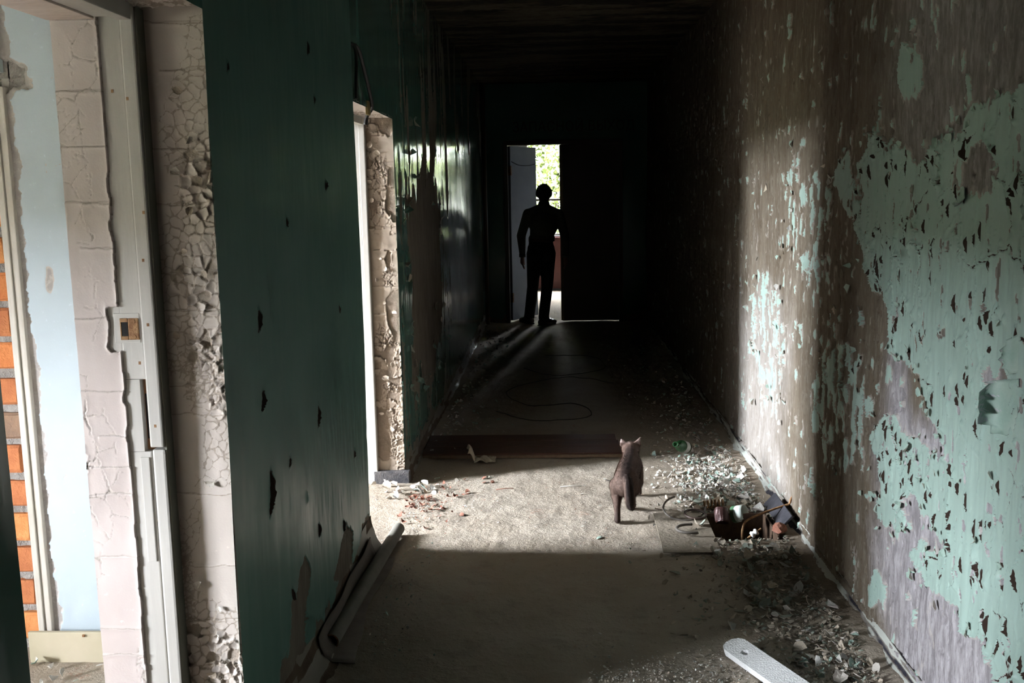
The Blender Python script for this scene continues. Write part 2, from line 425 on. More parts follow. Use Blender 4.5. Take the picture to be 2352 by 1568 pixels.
def rwall(us, vs):
    slits = make_slits(300, (2.3, 3.75), (.35, 1.85), 3) + make_slits(60, (3.4, 4.4), (.9, 1.8), 4, 1.3) + make_slits(60, (2.3, 3.7), (.4, 1.2), 9, 1.1)
    def fn(u, v):
        wu = u + .020*fbm(u*7, v*5, 4, 51); wv = v + .028*fbm(u*7, v*5, 4, 61)
        sd = np.maximum.reduce((sdf_poly(POLY_MAIN, wu, wv), sdf_poly(POLY_B, wu, wv), sdf_poly(POLY_E, wu, wv)))
        sd = np.minimum(sd, -sdf_poly(HOLE, wu, wv))
        sd = np.minimum(sd, -sdf_poly(BIG, wu, wv))
        far = sstep(3.5, 4.0, u)
        sd = np.minimum(sd, .05)
        sd = sd + .012*fbm(u*26, v*15, 4, 71) + .007*fbm(u*75, v*48, 3, 72) - far*.055*sstep(-.1, .35, fbm(u*6, v*3.5, 4, 81))
        # small bare spots inside the paint
        sd = np.minimum(sd, .016 - .05*sstep(.70, .90, fbm(u*34, v*19, 3, 91)))
        g1, g2, gid, gx, gy = worley((u + .012*fbm(u*22, v*22, 3, 95))*11, (v + .012*fbm(u*22, v*22, 3, 96))*5.5, 97)
        crk = (g2-g1)*.09 - .0016 - .0022*fbm(u*5, v*5, 2, 98)
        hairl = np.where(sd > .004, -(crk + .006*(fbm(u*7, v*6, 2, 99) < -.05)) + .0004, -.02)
        sd = np.where(sd > 0, np.minimum(sd, crk + .006*(fbm(u*7, v*6, 2, 99) < -.05)), sd)
        hf = fbm(u*24, v*13, 4, 101)
        reg = np.maximum.reduce((sstep(-.12, .10, sdf_poly(FLECK1, u, v)), .82*sstep(-.12, .10, sdf_poly(FLECK2, u, v)), .75*sstep(-.12, .10, sdf_poly(FLECK3, u, v)), np.full(u.shape, .18)))
        fl_ = .035*(hf - 1.05 + .95*reg)
        s = np.maximum(sd, fl_)
        rag = sstep(-.2, .5, fbm(u*3, v*2, 3, 111))*reg
        h = np.where(s > 0, .0028 + .0012*fbm(u*9, v*7, 3, 121), 0) + .0022*fbm(u*30, v*5, 4, 131) + .005*rag*np.abs(fbm(u*34, v*16, 3, 141)) + .012*fbm(u*.9, v*.8, 2, 151)
        h = h - np.where(s < 0, .007*sstep(.50, .85, fbm(u*42, v*20, 3, 145)) + .003*sstep(.2, .6, fbm(u*11, v*4, 3, 146)), 0)
        lip = np.clip(fbm(u*8, v*8, 2, 161) + .25, 0, 1)
        h = h + np.where(s > 0, .013*lip*np.exp(-np.clip(s, 0, 1)/.009), 0)
        # plates that stand off where the paint is flecked
        f1, f2, cid, ox, oy = worley(u*26, v*14, 171)
        h = h + np.where((s > 0) & (reg > .4), .010*np.clip(cid-.45, 0, 1)*np.clip(ox*2+oy, 0, 1.2), 0)
        us_, vs_ = u[0], v[:, 0]
        s = s.copy()
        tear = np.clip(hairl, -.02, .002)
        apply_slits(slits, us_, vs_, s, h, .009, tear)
        # a slot knocked into the plaster and the gap above the skirting
        slot = np.abs(u - 6.30 - .010*np.sin(v*25)) - .020*sstep(.30, .20, v)*sstep(.0, .02, v)*(1+.4*fbm(v*30, u*0, 2, 181))
        slot = np.where((v < .29), slot, 1)
        h = np.where(slot < 0, -.05, h)
        gap = np.abs(v - .062 - .008*fbm(u*4, v*0, 3, 191)) - .007*(1+.9*fbm(u*9, v*0, 3, 201))
        h = np.where(gap < 0, -.03, h)
        tint = sstep(3.75, 3.35, u + .18*fbm(u*3, v*2, 3, 211))*sstep(1.25, .85, v + .25*fbm(u*4, v*2, 3, 221)) + .55*sstep(3.9, 3.2, u)*sstep(1.0, 1.7, v)
        pale_zone = sstep(4.75, 5.3, u + .15*fbm(u*3, v*3, 3, 231))*sstep(7.2, 6.2, u)*sstep(1.35, .75, v + .3*fbm(u*5, v*2, 3, 235))  # plaster paler low down, opposite the second doorway
        return h, {'s': s, 'tint': np.clip(tint, 0, 1), 'pale_zone': pale_zone, 'tear': tear}
    return fn

wr = boxes('wall_right', [((XR+.055, -3.2, -.3), (XR+.5, 12.9, CEIL+.1))], M['mortar'])
tag(wr, 'long right corridor wall of peeling mint paint over grey brown plaster', 'wall', kind='structure')
zz = np.arange(0, 2.2, .0036)
zz2 = np.concatenate((zz, np.arange(2.2, CEIL+.02, .012)))
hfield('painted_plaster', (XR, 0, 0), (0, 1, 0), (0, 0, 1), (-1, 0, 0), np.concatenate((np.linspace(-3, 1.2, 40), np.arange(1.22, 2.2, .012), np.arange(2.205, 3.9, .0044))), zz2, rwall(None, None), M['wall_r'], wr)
yy = [3.9 - .0044]
while yy[-1] < YEND + .02: yy.append(yy[-1] + .0044*(max(yy[-1], 3.9)/3.9)**2.0)
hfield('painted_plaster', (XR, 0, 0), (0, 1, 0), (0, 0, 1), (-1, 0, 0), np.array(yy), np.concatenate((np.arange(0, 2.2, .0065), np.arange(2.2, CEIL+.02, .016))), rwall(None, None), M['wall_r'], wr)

# skirting cove along the right wall
def cove_r(u, v):
    n = fbm(u*5, v*30, 4, 301)
    gap = sstep(.0, .10, np.abs(u-4.98)-.30)      # the paint is gone around the pit
    s = .02*(n + .12) - .05*(1-gap)*sstep(.25, .6, v)
    ex = .006*fbm(u*7, v*4, 3, 311)
    return np.where(s > 0, .003, 0) + ex, {'s': s, 'tint': s*0}
def cove(name, x_wall, x_floor, z_top, y0, y1, sgn, fn, mat, lab, du=.012):
    us = np.arange(y0, y1, du); vs = np.linspace(0, 1, 14)
    UU, VV = np.meshgrid(us, vs); h, att = fn(UU, VV)
    th = VV*math.pi/2
    X = x_wall + (x_floor-x_wall)*(1-np.cos(th)) + sgn*h*.7
    Z = z_top*(1-np.sin(th)) + h*.7 - .004*(VV > .98)
    P = np.stack((X, UU, Z), -1); nv, nu = UU.shape; idx = np.arange(nu*nv).reshape(nv, nu)
    a, b, c, d = idx[:-1,:-1].ravel(), idx[:-1,1:].ravel(), idx[1:,1:].ravel(), idx[1:,:-1].ravel()
    F = np.stack((a, b, c, d), 1) if sgn < 0 else np.stack((a, d, c, b), 1)
    me = fastmesh(name, P.reshape(-1, 3), F[:, ::-1])
    for q, val in att.items():
        at = me.attributes.new(q, 'FLOAT', 'POINT'); at.data.foreach_set('value', np.ascontiguousarray(val, np.float32).ravel())
    o = link(name, me, mat, smooth=True)
    return tag(o, lab, 'skirting', kind='structure')
cove('baseboard_right', XR+.01, XR-.095, .060, 1.9, 12.7, -1, cove_r, M['skirt_r'], 'chipped pale skirting along the foot of the right wall')

# ------------------------------------------------------------------ left wall: solid core, then its painted faces and doorway reveals
xb = XL - WALLT
core = XL - .03
lw = boxes('wall_left', [((xb, -3.2, -.1), (core, D1[0]-.03, CEIL+.1)), ((xb, D1[0]-.03, D1[2]+.04), (core, D1[1]+.03, CEIL+.1)),
     ((xb, D1[1]+.03, -.1), (core, D2[0]-.03, CEIL+.1)), ((xb, D2[0]-.03, D2[2]+.04), (core, D2[1]+.03, CEIL+.1)), ((xb, D2[1]+.03, -.1), (core, 12.9, CEIL+.1))], M['cream'])
tag(lw, 'left corridor wall of dark green gloss paint with two doorways', 'wall', kind='structure')

LSL = [(3.685, 2.174, .06, .1, .004, 1, 1), (2.906, 1.296, .085, .12, .0055, 1, 1.2), (2.895, 1.057, .075, .35, .006, 1, 1.2), (3.561, .86, .10, .2, .005, 1, 1), (2.93, .766, .16, .22, .008, 1, 1.3), (3.862, 1.692, .05, 0, .003, 1, 1), (3.268, 1.57, .05, 0, .003, 1, 1), (3.107, .36, .07, .2, .006, 1, 1), (3.75, 2.0, .05, .1, .003, 1, .8), (3.35, .62, .05, .1, .004, -1, 1), (3.5, .45, .06, .15, .005, 1, 1), (2.75, 2.0, .04, 0, .003, 1, .8), (4.0, 1.2, .05, .1, .003, 1, .8), (3.15, .8, .05, .5, .003, 1, .6), (4.2, .55, .05, .1, .004, 1, 1), (3.9, .33, .06, .2, .005, 1, 1), (3.25, .22, .08, .2, .006, 1, 1)]
BARE1 = [(3.30, .42), (3.36, .36), (3.27, .22), (3.20, .05), (2.85, .05), (3.02, .20), (3.08, .34), (3.2, .40)]
BARE2 = [(3.86, .30), (3.95, .33), (4.1, .25), (4.05, .12), (3.8, .12), (3.7, .2), (3.8, .26)]
def lwall_near(u, v):
    s = np.full(u.shape, .05)
    wu = u + .02*fbm(u*12, v*8, 3, 402); wv = v + .02*fbm(u*12, v*8, 3, 403)
    for P in (BARE1, BARE2): s = np.minimum(s, -sdf_poly(P, wu, wv) - .004)
    s = np.minimum(s, (v - .15 - .05*fbm(u*6, v*0, 3, 404))*.6 + .02*fbm(u*20, v*14, 3, 405))
    wr_ = sstep(.25, .45, v)*sstep(1.0, .7, v)*sstep(3.1, 3.7, u)
    h = np.where(s > 0, .0025, 0) + .006*fbm(u*1.1, v*.9, 3, 411) + wr_*.0030*fbm(u*26, v*5, 3, 421) + .0012*fbm(u*14, v*3, 3, 431)
    lip = np.clip(fbm(u*9, v*9, 2, 441)+.2, 0, 1)
    h = h + np.where(s > 0, .006*lip*np.exp(-np.clip(s, 0, 1)/.008), 0)
    tear = np.full(u.shape, -.02)
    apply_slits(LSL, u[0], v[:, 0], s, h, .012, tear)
    return h, {'s': s, 'tint': s*0, 'tear': tear}
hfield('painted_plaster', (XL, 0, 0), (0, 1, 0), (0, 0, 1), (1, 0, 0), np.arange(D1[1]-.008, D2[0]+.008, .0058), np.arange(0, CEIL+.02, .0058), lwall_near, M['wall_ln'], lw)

BAREF = [(5.86, 1.58), (6.3, 1.75), (7.0, 1.70), (7.75, 1.62), (7.6, 1.2), (7.7, .62), (7.0, .35), (6.2, .38), (5.9, .6), (6.05, 1.0), (5.9, 1.3)]
def lwall_far(u, v):
    wu = u + .22*fbm(u*3, v*2.2, 4, 451); wv = v + .22*fbm(u*3, v*2.2, 4, 452)
    s = np.minimum(.08, -sdf_poly(BAREF, wu, wv))
    blot = fbm(u*4.2, v*1.0, 4, 455)
    s = np.minimum(s, .05 - .16*sstep(.30, .62, blot)*sstep(5.75, 6.2, u)*sstep(9.2, 7.8, u))
    s = np.minimum(s, .05 - .16*sstep(.22, .5, blot)*sstep(6.2, 6.6, u)*sstep(1.95, 2.15, v))
    s = s + .03*fbm(u*24, v*7, 4, 461) + .11*fbm(u*13, v*1.3, 3, 462)*sstep(9.0, 7.6, u)
    s = np.minimum(s, (v - .14)*.6 + .03*fbm(u*14, v*10, 3, 464))
    h = np.where(s > 0, .003, 0) + .004*fbm(u*1.1, v*.9, 3, 471) + .0011*fbm(u*24, v*3.0, 3, 475)*sstep(9.5, 6.5, u)
    lip = np.clip(fbm(u*7, v*7, 2, 481)+.2, 0, 1)
    h = h + np.where(s > 0, .007*lip*np.exp(-np.clip(s, 0, 1)/.010), 0)
    return h, {'s': s, 'tint': s*0}
yl = [D2[1]-.008]
while yl[-1] < YEND+.02: yl.append(yl[-1] + .010*(yl[-1]/5.6)**2)
hfield('painted_plaster', (XL, 0, 0), (0, 1, 0), (0, 0, 1), (1, 0, 0), np.array(yl), np.arange(0, CEIL+.02, .010), lwall_far, M['wall_l'], lw)
def lwall_plain(u, v):
    s = np.full(u.shape, .05)
    return .0025 + .006*fbm(u*1.1, v*.9, 3, 411) + .0012*fbm(u*14, v*3, 3, 431), {'s': s, 'tint': s*0}
hfield('painted_plaster', (XL, 0, 0), (0, 1, 0), (0, 0, 1), (1, 0, 0), np.arange(D2[0]+.002, D2[1]-.001, .015), np.arange(D2[2]-.012, CEIL+.02, .015), lwall_plain, M['wall_l'], lw)
hfield('painted_plaster', (XL, 0, 0), (0, 1, 0), (0, 0, 1), (1, 0, 0), np.arange(D1[0]-.0, D1[1]+.01, .015), np.arange(D1[2]-.012, CEIL+.02, .015), lwall_plain, M['wall_l'], lw)
hfield('painted_plaster', (XL, 0, 0), (0, 1, 0), (0, 0, 1), (1, 0, 0), np.concatenate((np.linspace(-3, 1, 30), np.linspace(1.02, D1[0]+.008, 50))), np.arange(0, CEIL+.02, .012), lwall_plain, M['wall_l'], lw)

def crackle(seed, inten0, size=.030, miss=.05, lines=True, cup=.006, aspect=1.0, hw=1.0):
    """Old thick paint broken into plates with lifted rims, in clusters."""
    r = np.random.default_rng(seed)
    zl = np.cumsum(r.uniform(.07, .22, 24)) if lines else []
    def fn(u, v):
        n0 = fbm(u*6+seed, v*3.0, 3, seed)
        it = np.clip(inten0 + .95*n0, 0, 1)
        wu = u + .005*fbm(u*40, v*40, 3, seed+1); wv = v + .005*fbm(u*40, v*40, 3, seed+2)
        k = 1 + .0*u
        f1, f2, cid, ox, oy = worley(wu/size, wv/size/aspect, seed+3, .95)
        e = (f2 - f1)*size
        g1, g2, gid, gx, gy = worley(wu/(size*.45), wv/(size*.45), seed+9, .95)
        e2 = (g2 - g1)*size*.45
        fineN = sstep(.1, .6, fbm(u*9, v*5, 2, seed+4))
        hair = hw*(.0022 + .0012*sstep(.25, .75, it))
        s = e - hair + .006*sstep(.34, .12, it)
        s = np.where((fineN > .5) & (it > .35), np.minimum(s, e2 - .0021*hw), s)
        big = sstep(.62, .95, it)
        gone = (cid < miss*6*big)
        s = np.where(gone, -.006, s)
        h = .0035 + .0012*fbm(u*12, v*8, 3, seed+6)
        slope = (np.cos(cid*44)*ox + np.sin(cid*44)*oy)
        h = h + cup*it*it*np.exp(-e/(.16*size))*(.25 + .9*cid)
        h = h + cup*1.6*big*np.clip(slope, -.4, .8)*cid
        for z0 in zl:
            q = np.abs(v - z0 - .006*fbm(u*14, v*0, 3, int(z0*100)+seed)) - .0016
            q = np.where(u > r.uniform(-.1, .06), q, 1)
            s = np.minimum(s, q); h = h + .0028*np.exp(-np.abs(q)/.006)*(v < z0)
        h = np.where(s < 0, h - .0012 - .0018*sstep(.55, .9, it), h)
        h = np.where(gone, -.001, h)
        return h, {'s': s, 'tint': s*0}
    return fn
hfield('reveal_paint', (XL-.165, D1[1], 0), (1, 0, 0), (0, 0, 1), (0, -1, 0), np.arange(0, .168, .0028), np.arange(0, D1[2]+.01, .0030), crackle(501, .42, .026, .012, True, .009), M['reveal'], lw)
hfield('reveal_paint', (XL-.175, D1[0], D1[2]), (1, 0, 0), (0, 1, 0), (0, 0, -1), np.arange(0, .177, .004), np.arange(0, D1[1]-D1[0]+.005, .004), crackle(541, .55), M['reveal'], lw)
def flaked(seed):
    base = crackle(seed, .45, .045, .09, True, .009)
    def fn(u, v):
        h, a = base(u, v)
        off = fbm(u*5, v*3.2, 4, seed+40) - .02
        s = np.minimum(a['s'], -(off)*.05)
        s = np.maximum(s, (v < .02)*-.01 + s)
        h = np.where(s > 0, h + .009*np.exp(-np.clip(s, 0, 1)/.008)*np.clip(fbm(u*12, v*12, 2, seed+50)+.3, 0, 1), .0 + .0018*fbm(u*40, v*40, 3, seed+60))
        return h, {'s': s, 'tint': a['tint']}
    return fn
hfield('reveal_paint', (XL-.172, D2[1], 0), (1, 0, 0), (0, 0, 1), (0, -1, 0), np.arange(0, .175, .0042), np.arange(0, D2[2]+.01, .0046), flaked(601), M['reveal2'], lw)
hfield('reveal_paint', (XL-.175, D2[0], D2[2]), (1, 0, 0), (0, 1, 0), (0, 0, -1), np.arange(0, .178, .005), np.arange(0, D2[1]-D2[0]+.005, .006), crackle(641, .6), M['reveal'], lw)
hfield('reveal_paint', (XL-.172, D2[0], 0), (1, 0, 0), (0, 0, 1), (0, 1, 0), np.arange(0, .175, .01), np.arange(0, D2[2]+.01, .01), crackle(661, .4), M['reveal2'], lw)
hfield('reveal_paint', (XL-.172, D1[0], 0), (1, 0, 0), (0, 0, 1), (0, 1, 0), np.arange(0, .175, .01), np.arange(0, D1[2]+.01, .01), crackle(681, .4), M['reveal'], lw)

def cove_l(u, v):
    s = .02*(fbm(u*4, v*6, 4, 701) + .15) - .03*sstep(.75, .95, v)
    return .004*fbm(u*6, v*4, 3, 705) + np.where(s > 0, .002, 0), {'s': s, 'tint': s*0}
cove('baseboard_left', XL-.004, XL+.085, .165, D1[1]+.02, D2[0]+.05, 1, cove_l, M['skirt_l'], 'worn brown coved skirting under the near green wall', .01)
cove('baseboard_left', XL-.004, XL+.06, .135, D2[1]-.005, 12.7, 1, cove_l, M['skirt_l'], 'dark worn coved skirting beyond the second doorway', .016)
bb = boxes('baseboard_left', [((XL-.175, D2[1]-.035, -.01), (XL+.03, D2[1]+.02, .085))], simple('black_tarred_skirting', (.025, .024, .03), (.10, .09, .085), .7, 22, .7, .006), None, .006)
tag(bb, 'black tarred skirting block at the foot of the second doorway', 'skirting', kind='structure')

# ------------------------------------------------------------------ end wall with its double door opening, back wall
OP = (-.56, .815, 2.215)
def end_fn(u, v):
    s = np.minimum(.05, (v - .1)*.5 + .03*fbm(u*7, v*7, 3, 711)) + .0*u
    return .003*fbm(u*3, v*3, 3, 715), {'s': s, 'tint': s*0}
we = boxes('wall_end', [((-4.9, YEND+.02, -.1), (OP[0]-.02, 12.95, CEIL+.1)), ((OP[1]+.02, YEND+.02, -.1), (3.3, 12.95, CEIL+.1)), ((OP[0]-.03, YEND+.02, OP[2]+.03), (OP[1]+.03, 12.95, CEIL+.1))], M['far_grey'])
tag(we, 'dark green end wall of the corridor around the double door', 'wall', kind='structure')
for u0, u1, v0, v1 in ((XL-.02, OP[0]-.015, 0, CEIL), (OP[1]+.015, XR+.03, 0, CEIL), (OP[0]-.02, OP[1]+.02, OP[2]+.02, CEIL)):
    hfield('painted_plaster', (0, YEND, 0), (1, 0, 0), (0, 0, 1), (0, -1, 0), np.linspace(u0, u1, 40), np.linspace(v0, v1, 80), end_fn, M['wall_l'], we)
wb = boxes('wall_back', [((-1.3, -3.3, -.1), (1.5, -3.0, CEIL+.1))], M['far_grey'])
tag(wb, 'wall closing the corridor behind the camera', 'wall', kind='structure')

# ------------------------------------------------------------------ side rooms
def wall_with_window(name, axis, pos, a0, a1, win, mat, lab, th=.35, z1=CEIL+.1, wins=None):
    """Slab across one axis with window openings cut out (a range, z range)."""
    wins = sorted(wins or [win]); lst = []; cur = a0
    def b(s0, s1, q0, q1):
        lst.append(((pos, s0, q0), (pos+th, s1, q1)) if axis == 'x' else ((s0, pos, q0), (s1, pos+th, q1)))
    for w in wins:
        b(cur, w[0], -.1, z1); b(w[0], w[1], -.1, w[2]); b(w[0], w[1], w[3], z1); cur = w[1]
    b(cur, a1, -.1, z1)
    return tag(boxes(name, lst, mat), lab, 'wall', kind='structure')
wall_with_window('wall_outer', 'x', XROOM-.35, -3.4, 7.6, None, M['cream'], 'outer wall of the side rooms with two windows', wins=[W1, W2])
tag(boxes('wall_south', [((-4.9, -3.4, -.1), (-1.2, -3.05, CEIL+.1))], M['roomblue']), 'pale blue back wall of the first side room', 'wall', kind='structure')
tag(boxes('wall_north', [((-4.9, 7.3, -.1), (-1.2, 7.6, CEIL+.1))], M['cream']), 'cream far wall of the second side room', 'wall', kind='structure')

# the partition with a bricked-up doorway, seen through the first doorway
BX0, BX1, BZ = -2.72, -1.905, 2.04
wp = boxes('wall_partition', [((BX1+.045, YPART+.035, -.1), (xb+.02, YPART+.25, CEIL+.1)), ((-4.6, YPART+.035, -.1), (BX0-.04, YPART+.25, CEIL+.1)), ((BX0-.05, YPART+.035, BZ+.03), (BX1+.05, YPART+.25, CEIL+.1)), ((BX0-.05, YPART+.10, -.1), (BX1+.05, YPART+.25, BZ+.05))], M['mortar'])
tag(wp, 'pale blue partition with a bricked-up doorway, seen through the first doorway', 'wall', kind='structure')
def blue_fn(u, v):
    edge = u - (BX1+.068) - .010*fbm(v*9, u*0, 4, 801) - .006*fbm(v*40, u*0, 3, 803)
    hole = .075 - np.hypot((u+1.875)*.8, v-2.07) - .02*fbm(u*20, v*20, 3, 805)
    s = np.minimum(edge, -hole)
    patch = fbm(u*10, v*5, 4, 811) - .42 + 1.1*sstep(-1.66, -1.60, -u*0+u)*0
    right = sstep(-1.80, -1.74, u)
    s2 = np.minimum(s, .006 - .02*sstep(.0, .25, patch*right))
    h = np.where(s > 0, .0, -.016) + .0015*fbm(u*8, v*6, 3, 815) - np.where(s2 < 0, .002, 0)*(s > 0)
    h = h - .02*(hole > .02)
    f1, f2, cid, ox, oy = worley(u*14, v*8, 821)
    crack = (f2-f1)*.07 - .0012 + .004*sstep(.3, -.2, fbm(u*5, v*3, 2, 822))
    s2 = np.minimum(s2, np.where(s > .01, crack, 1))
    return h, {'s': s2, 'tint': s2*0}
hfield('painted_plaster', (0, YPART, 0), (1, 0, 0), (0, 0, 1), (0, -1, 0), np.arange(BX1+.020, xb+.02, .0042), np.arange(0, CEIL+.02, .0048), blue_fn, M['blue'], wp)
boxes('plaster_field', [((-4.6, YPART-.012, BZ+.05), (BX1+.030, YPART+.04, CEIL+.1)), ((-4.6, YPART-.012, -.1), (BX0-.03, YPART+.04, BZ+.06))], M['roomblue'], wp)
# white remains of the door casing in the partition
dcz = boxes('casing_strip', [((BX1-.004, YPART-.012, 0.02), (BX1+.018, YPART+.06, BZ)), ((BX1+.019, YPART-.004, .02), (BX1+.042, YPART+.06, BZ))], M['whitewood'], wp, .003)
# bricks
bm_mats = []
for i, (a, b) in enumerate((((.50, .155, .045), (.62, .23, .075)), ((.55, .20, .06), (.66, .28, .10)), ((.40, .13, .05), (.52, .19, .07)), ((.20, .13, .09), (.30, .18, .11)))):
    bm_mats.append(simple('orange_brick_%d' % i, a, b, .9, 14, .8, .006))
def brick_mesh(i):
    r = np.random.default_rng(90+i); v, f = boxdata((-.122, 0, 0), (.122, .11, .098))
    me = pydata('brick', v, f); bm = bmesh.new(); bm.from_mesh(me)
    bmesh.ops.bevel(bm, geom=list(bm.edges), offset=.008, segments=1, affect='EDGES')
    for q in bm.verts: q.co += Vector(r.normal(0, .0022, 3))
    bm.to_mesh(me); bm.free(); return me
bms = [brick_mesh(i) for i in range(5)]
pitch = .1265; row = 0; z = .045
while z < BZ-.05:
    x = BX1 - .02 - (.135 if row % 2 else .0) - .122 + .13
    while x > BX0 - .1:
        me = bms[random.randrange(5)].copy()
        dark = (row in (6, 15)) or random.random() < .08
        o = link('brick', me, bm_mats[3] if dark else bm_mats[random.randrange(3)], wp)
        o.location = (x + random.uniform(-.004, .004), YPART + .030 + random.uniform(-.006, .008), z + random.uniform(-.004, .004))
        o.rotation_euler = (random.uniform(-.02, .02), random.uniform(-.012, .012), random.uniform(-.03, .03))
        x -= .262
    z += pitch; row += 1
mo = hfield('mortar_bed', (0, YPART+.055, 0), (1, 0, 0), (0, 0, 1), (0, -1, 0), np.linspace(BX0-.04, BX1+.02, 120), np.linspace(0, BZ+.03, 260), lambda u, v: (.008*fbm(u*30, v*30, 4, 831), {}), M['mortar'], wp)

# ------------------------------------------------------------------ far room behind the double door
ff = M['cream']
M['farroom'] = simple('dirty_grey_room_paint', (.16, .17, .18), (.21, .22, .23), .8, 3, .3)
wall_with_window('wall_far', 'y', YFAR, -2.4, 3.4, WF, M['farroom'], 'far room wall with the window to the trees', .14)
tag(boxes('wall_far_left', [((-2.3, 12.9, -.1), (-2.0, 17.1, CEIL+.1))], M['farroom']), 'left wall of the far room', 'wall', kind='structure')
tag(boxes('wall_far_right', [((3.0, 12.9, -.1), (3.3, 17.1, CEIL+.1))], M['farroom']), 'right wall of the far room', 'wall', kind='structure')
da = boxes('trim_1', [((-2.0, YFAR-.03, .02), (3.0, YFAR+.0, .875))], simple('dark_red_dado_paint', (.055, .010, .007), (.08, .015, .010), .6, 5, .2))
tag(da, 'dark red painted dado below the far window', 'dado', kind='structure')

def window_frame(name, axis, pos, win, lab, mull=(), trans=(), t=.05, d=.06, mat=None):
    a0, a1, z0, z1 = win
    mat = mat or M['whitewood']
    root = empty(name, (0, 0, 0)); tag(root, lab, 'window', kind='structure')
    def bar(nm, s0, s1, q0, q1):
        lo, hi = ((pos-d/2, s0, q0), (pos+d/2, s1, q1)) if axis == 'x' else ((s0, pos-d/2, q0), (s1, pos+d/2, q1))
        boxes(nm, [(lo, hi)], mat, root, .004)
    bar('stile', a0, a0+t, z0, z1); bar('stile', a1-t, a1, z0, z1); bar('rail', a0+t, a1-t, z0, z0+t); bar('rail', a0+t, a1-t, z1-t, z1)
    for m in mull: bar('mullion', m-t/2, m+t/2, z0+t, z1-t)
    for q in trans: bar('transom', a0+t, a1-t, q-t/2, q+t/2)
    return root
darkwood = simple('dark_window_wood', (.05, .035, .025), (.08, .06, .045), .6, 12, .3)
window_frame('window_1', 'x', XROOM-.2, W1, 'broken window of the first side room', mull=(.5,))
window_frame('window_2', 'x', XROOM-.2, W2, 'narrow broken window of the second side room')
window_frame('window_3', 'y', YFAR+.07, WF, 'glassless window of the far room with a dark transom bar', mull=(.42,), trans=(1.50,), t=.035, mat=darkwood)

# ------------------------------------------------------------------ outdoors
def gf(x, y):
    d = np.maximum(np.maximum(-4.9 - x, x - 3.4), np.maximum(-3.5 - y, y - 17.2))
    return -.25 + .13*np.clip(d-3.0, 0, 24) + .15*fbm(x*.3, y*.3, 3, 901) - .3*(d < 0), {}  # unseen bank, added to cut off the low sky at the windows
gr = hfield('ground', (0, 0, 0), (1, 0, 0), (0, 1, 0), (0, 0, 1), np.linspace(-60, 60, 121), np.linspace(-50, 75, 126), gf, simple('overgrown_dry_grass', (.038, .040, .026), (.068, .068, .046), .95, 3, .6, .05))
tag(gr, 'grassy ground around the building with an added bank that blocks low sky', 'ground', kind='structure')

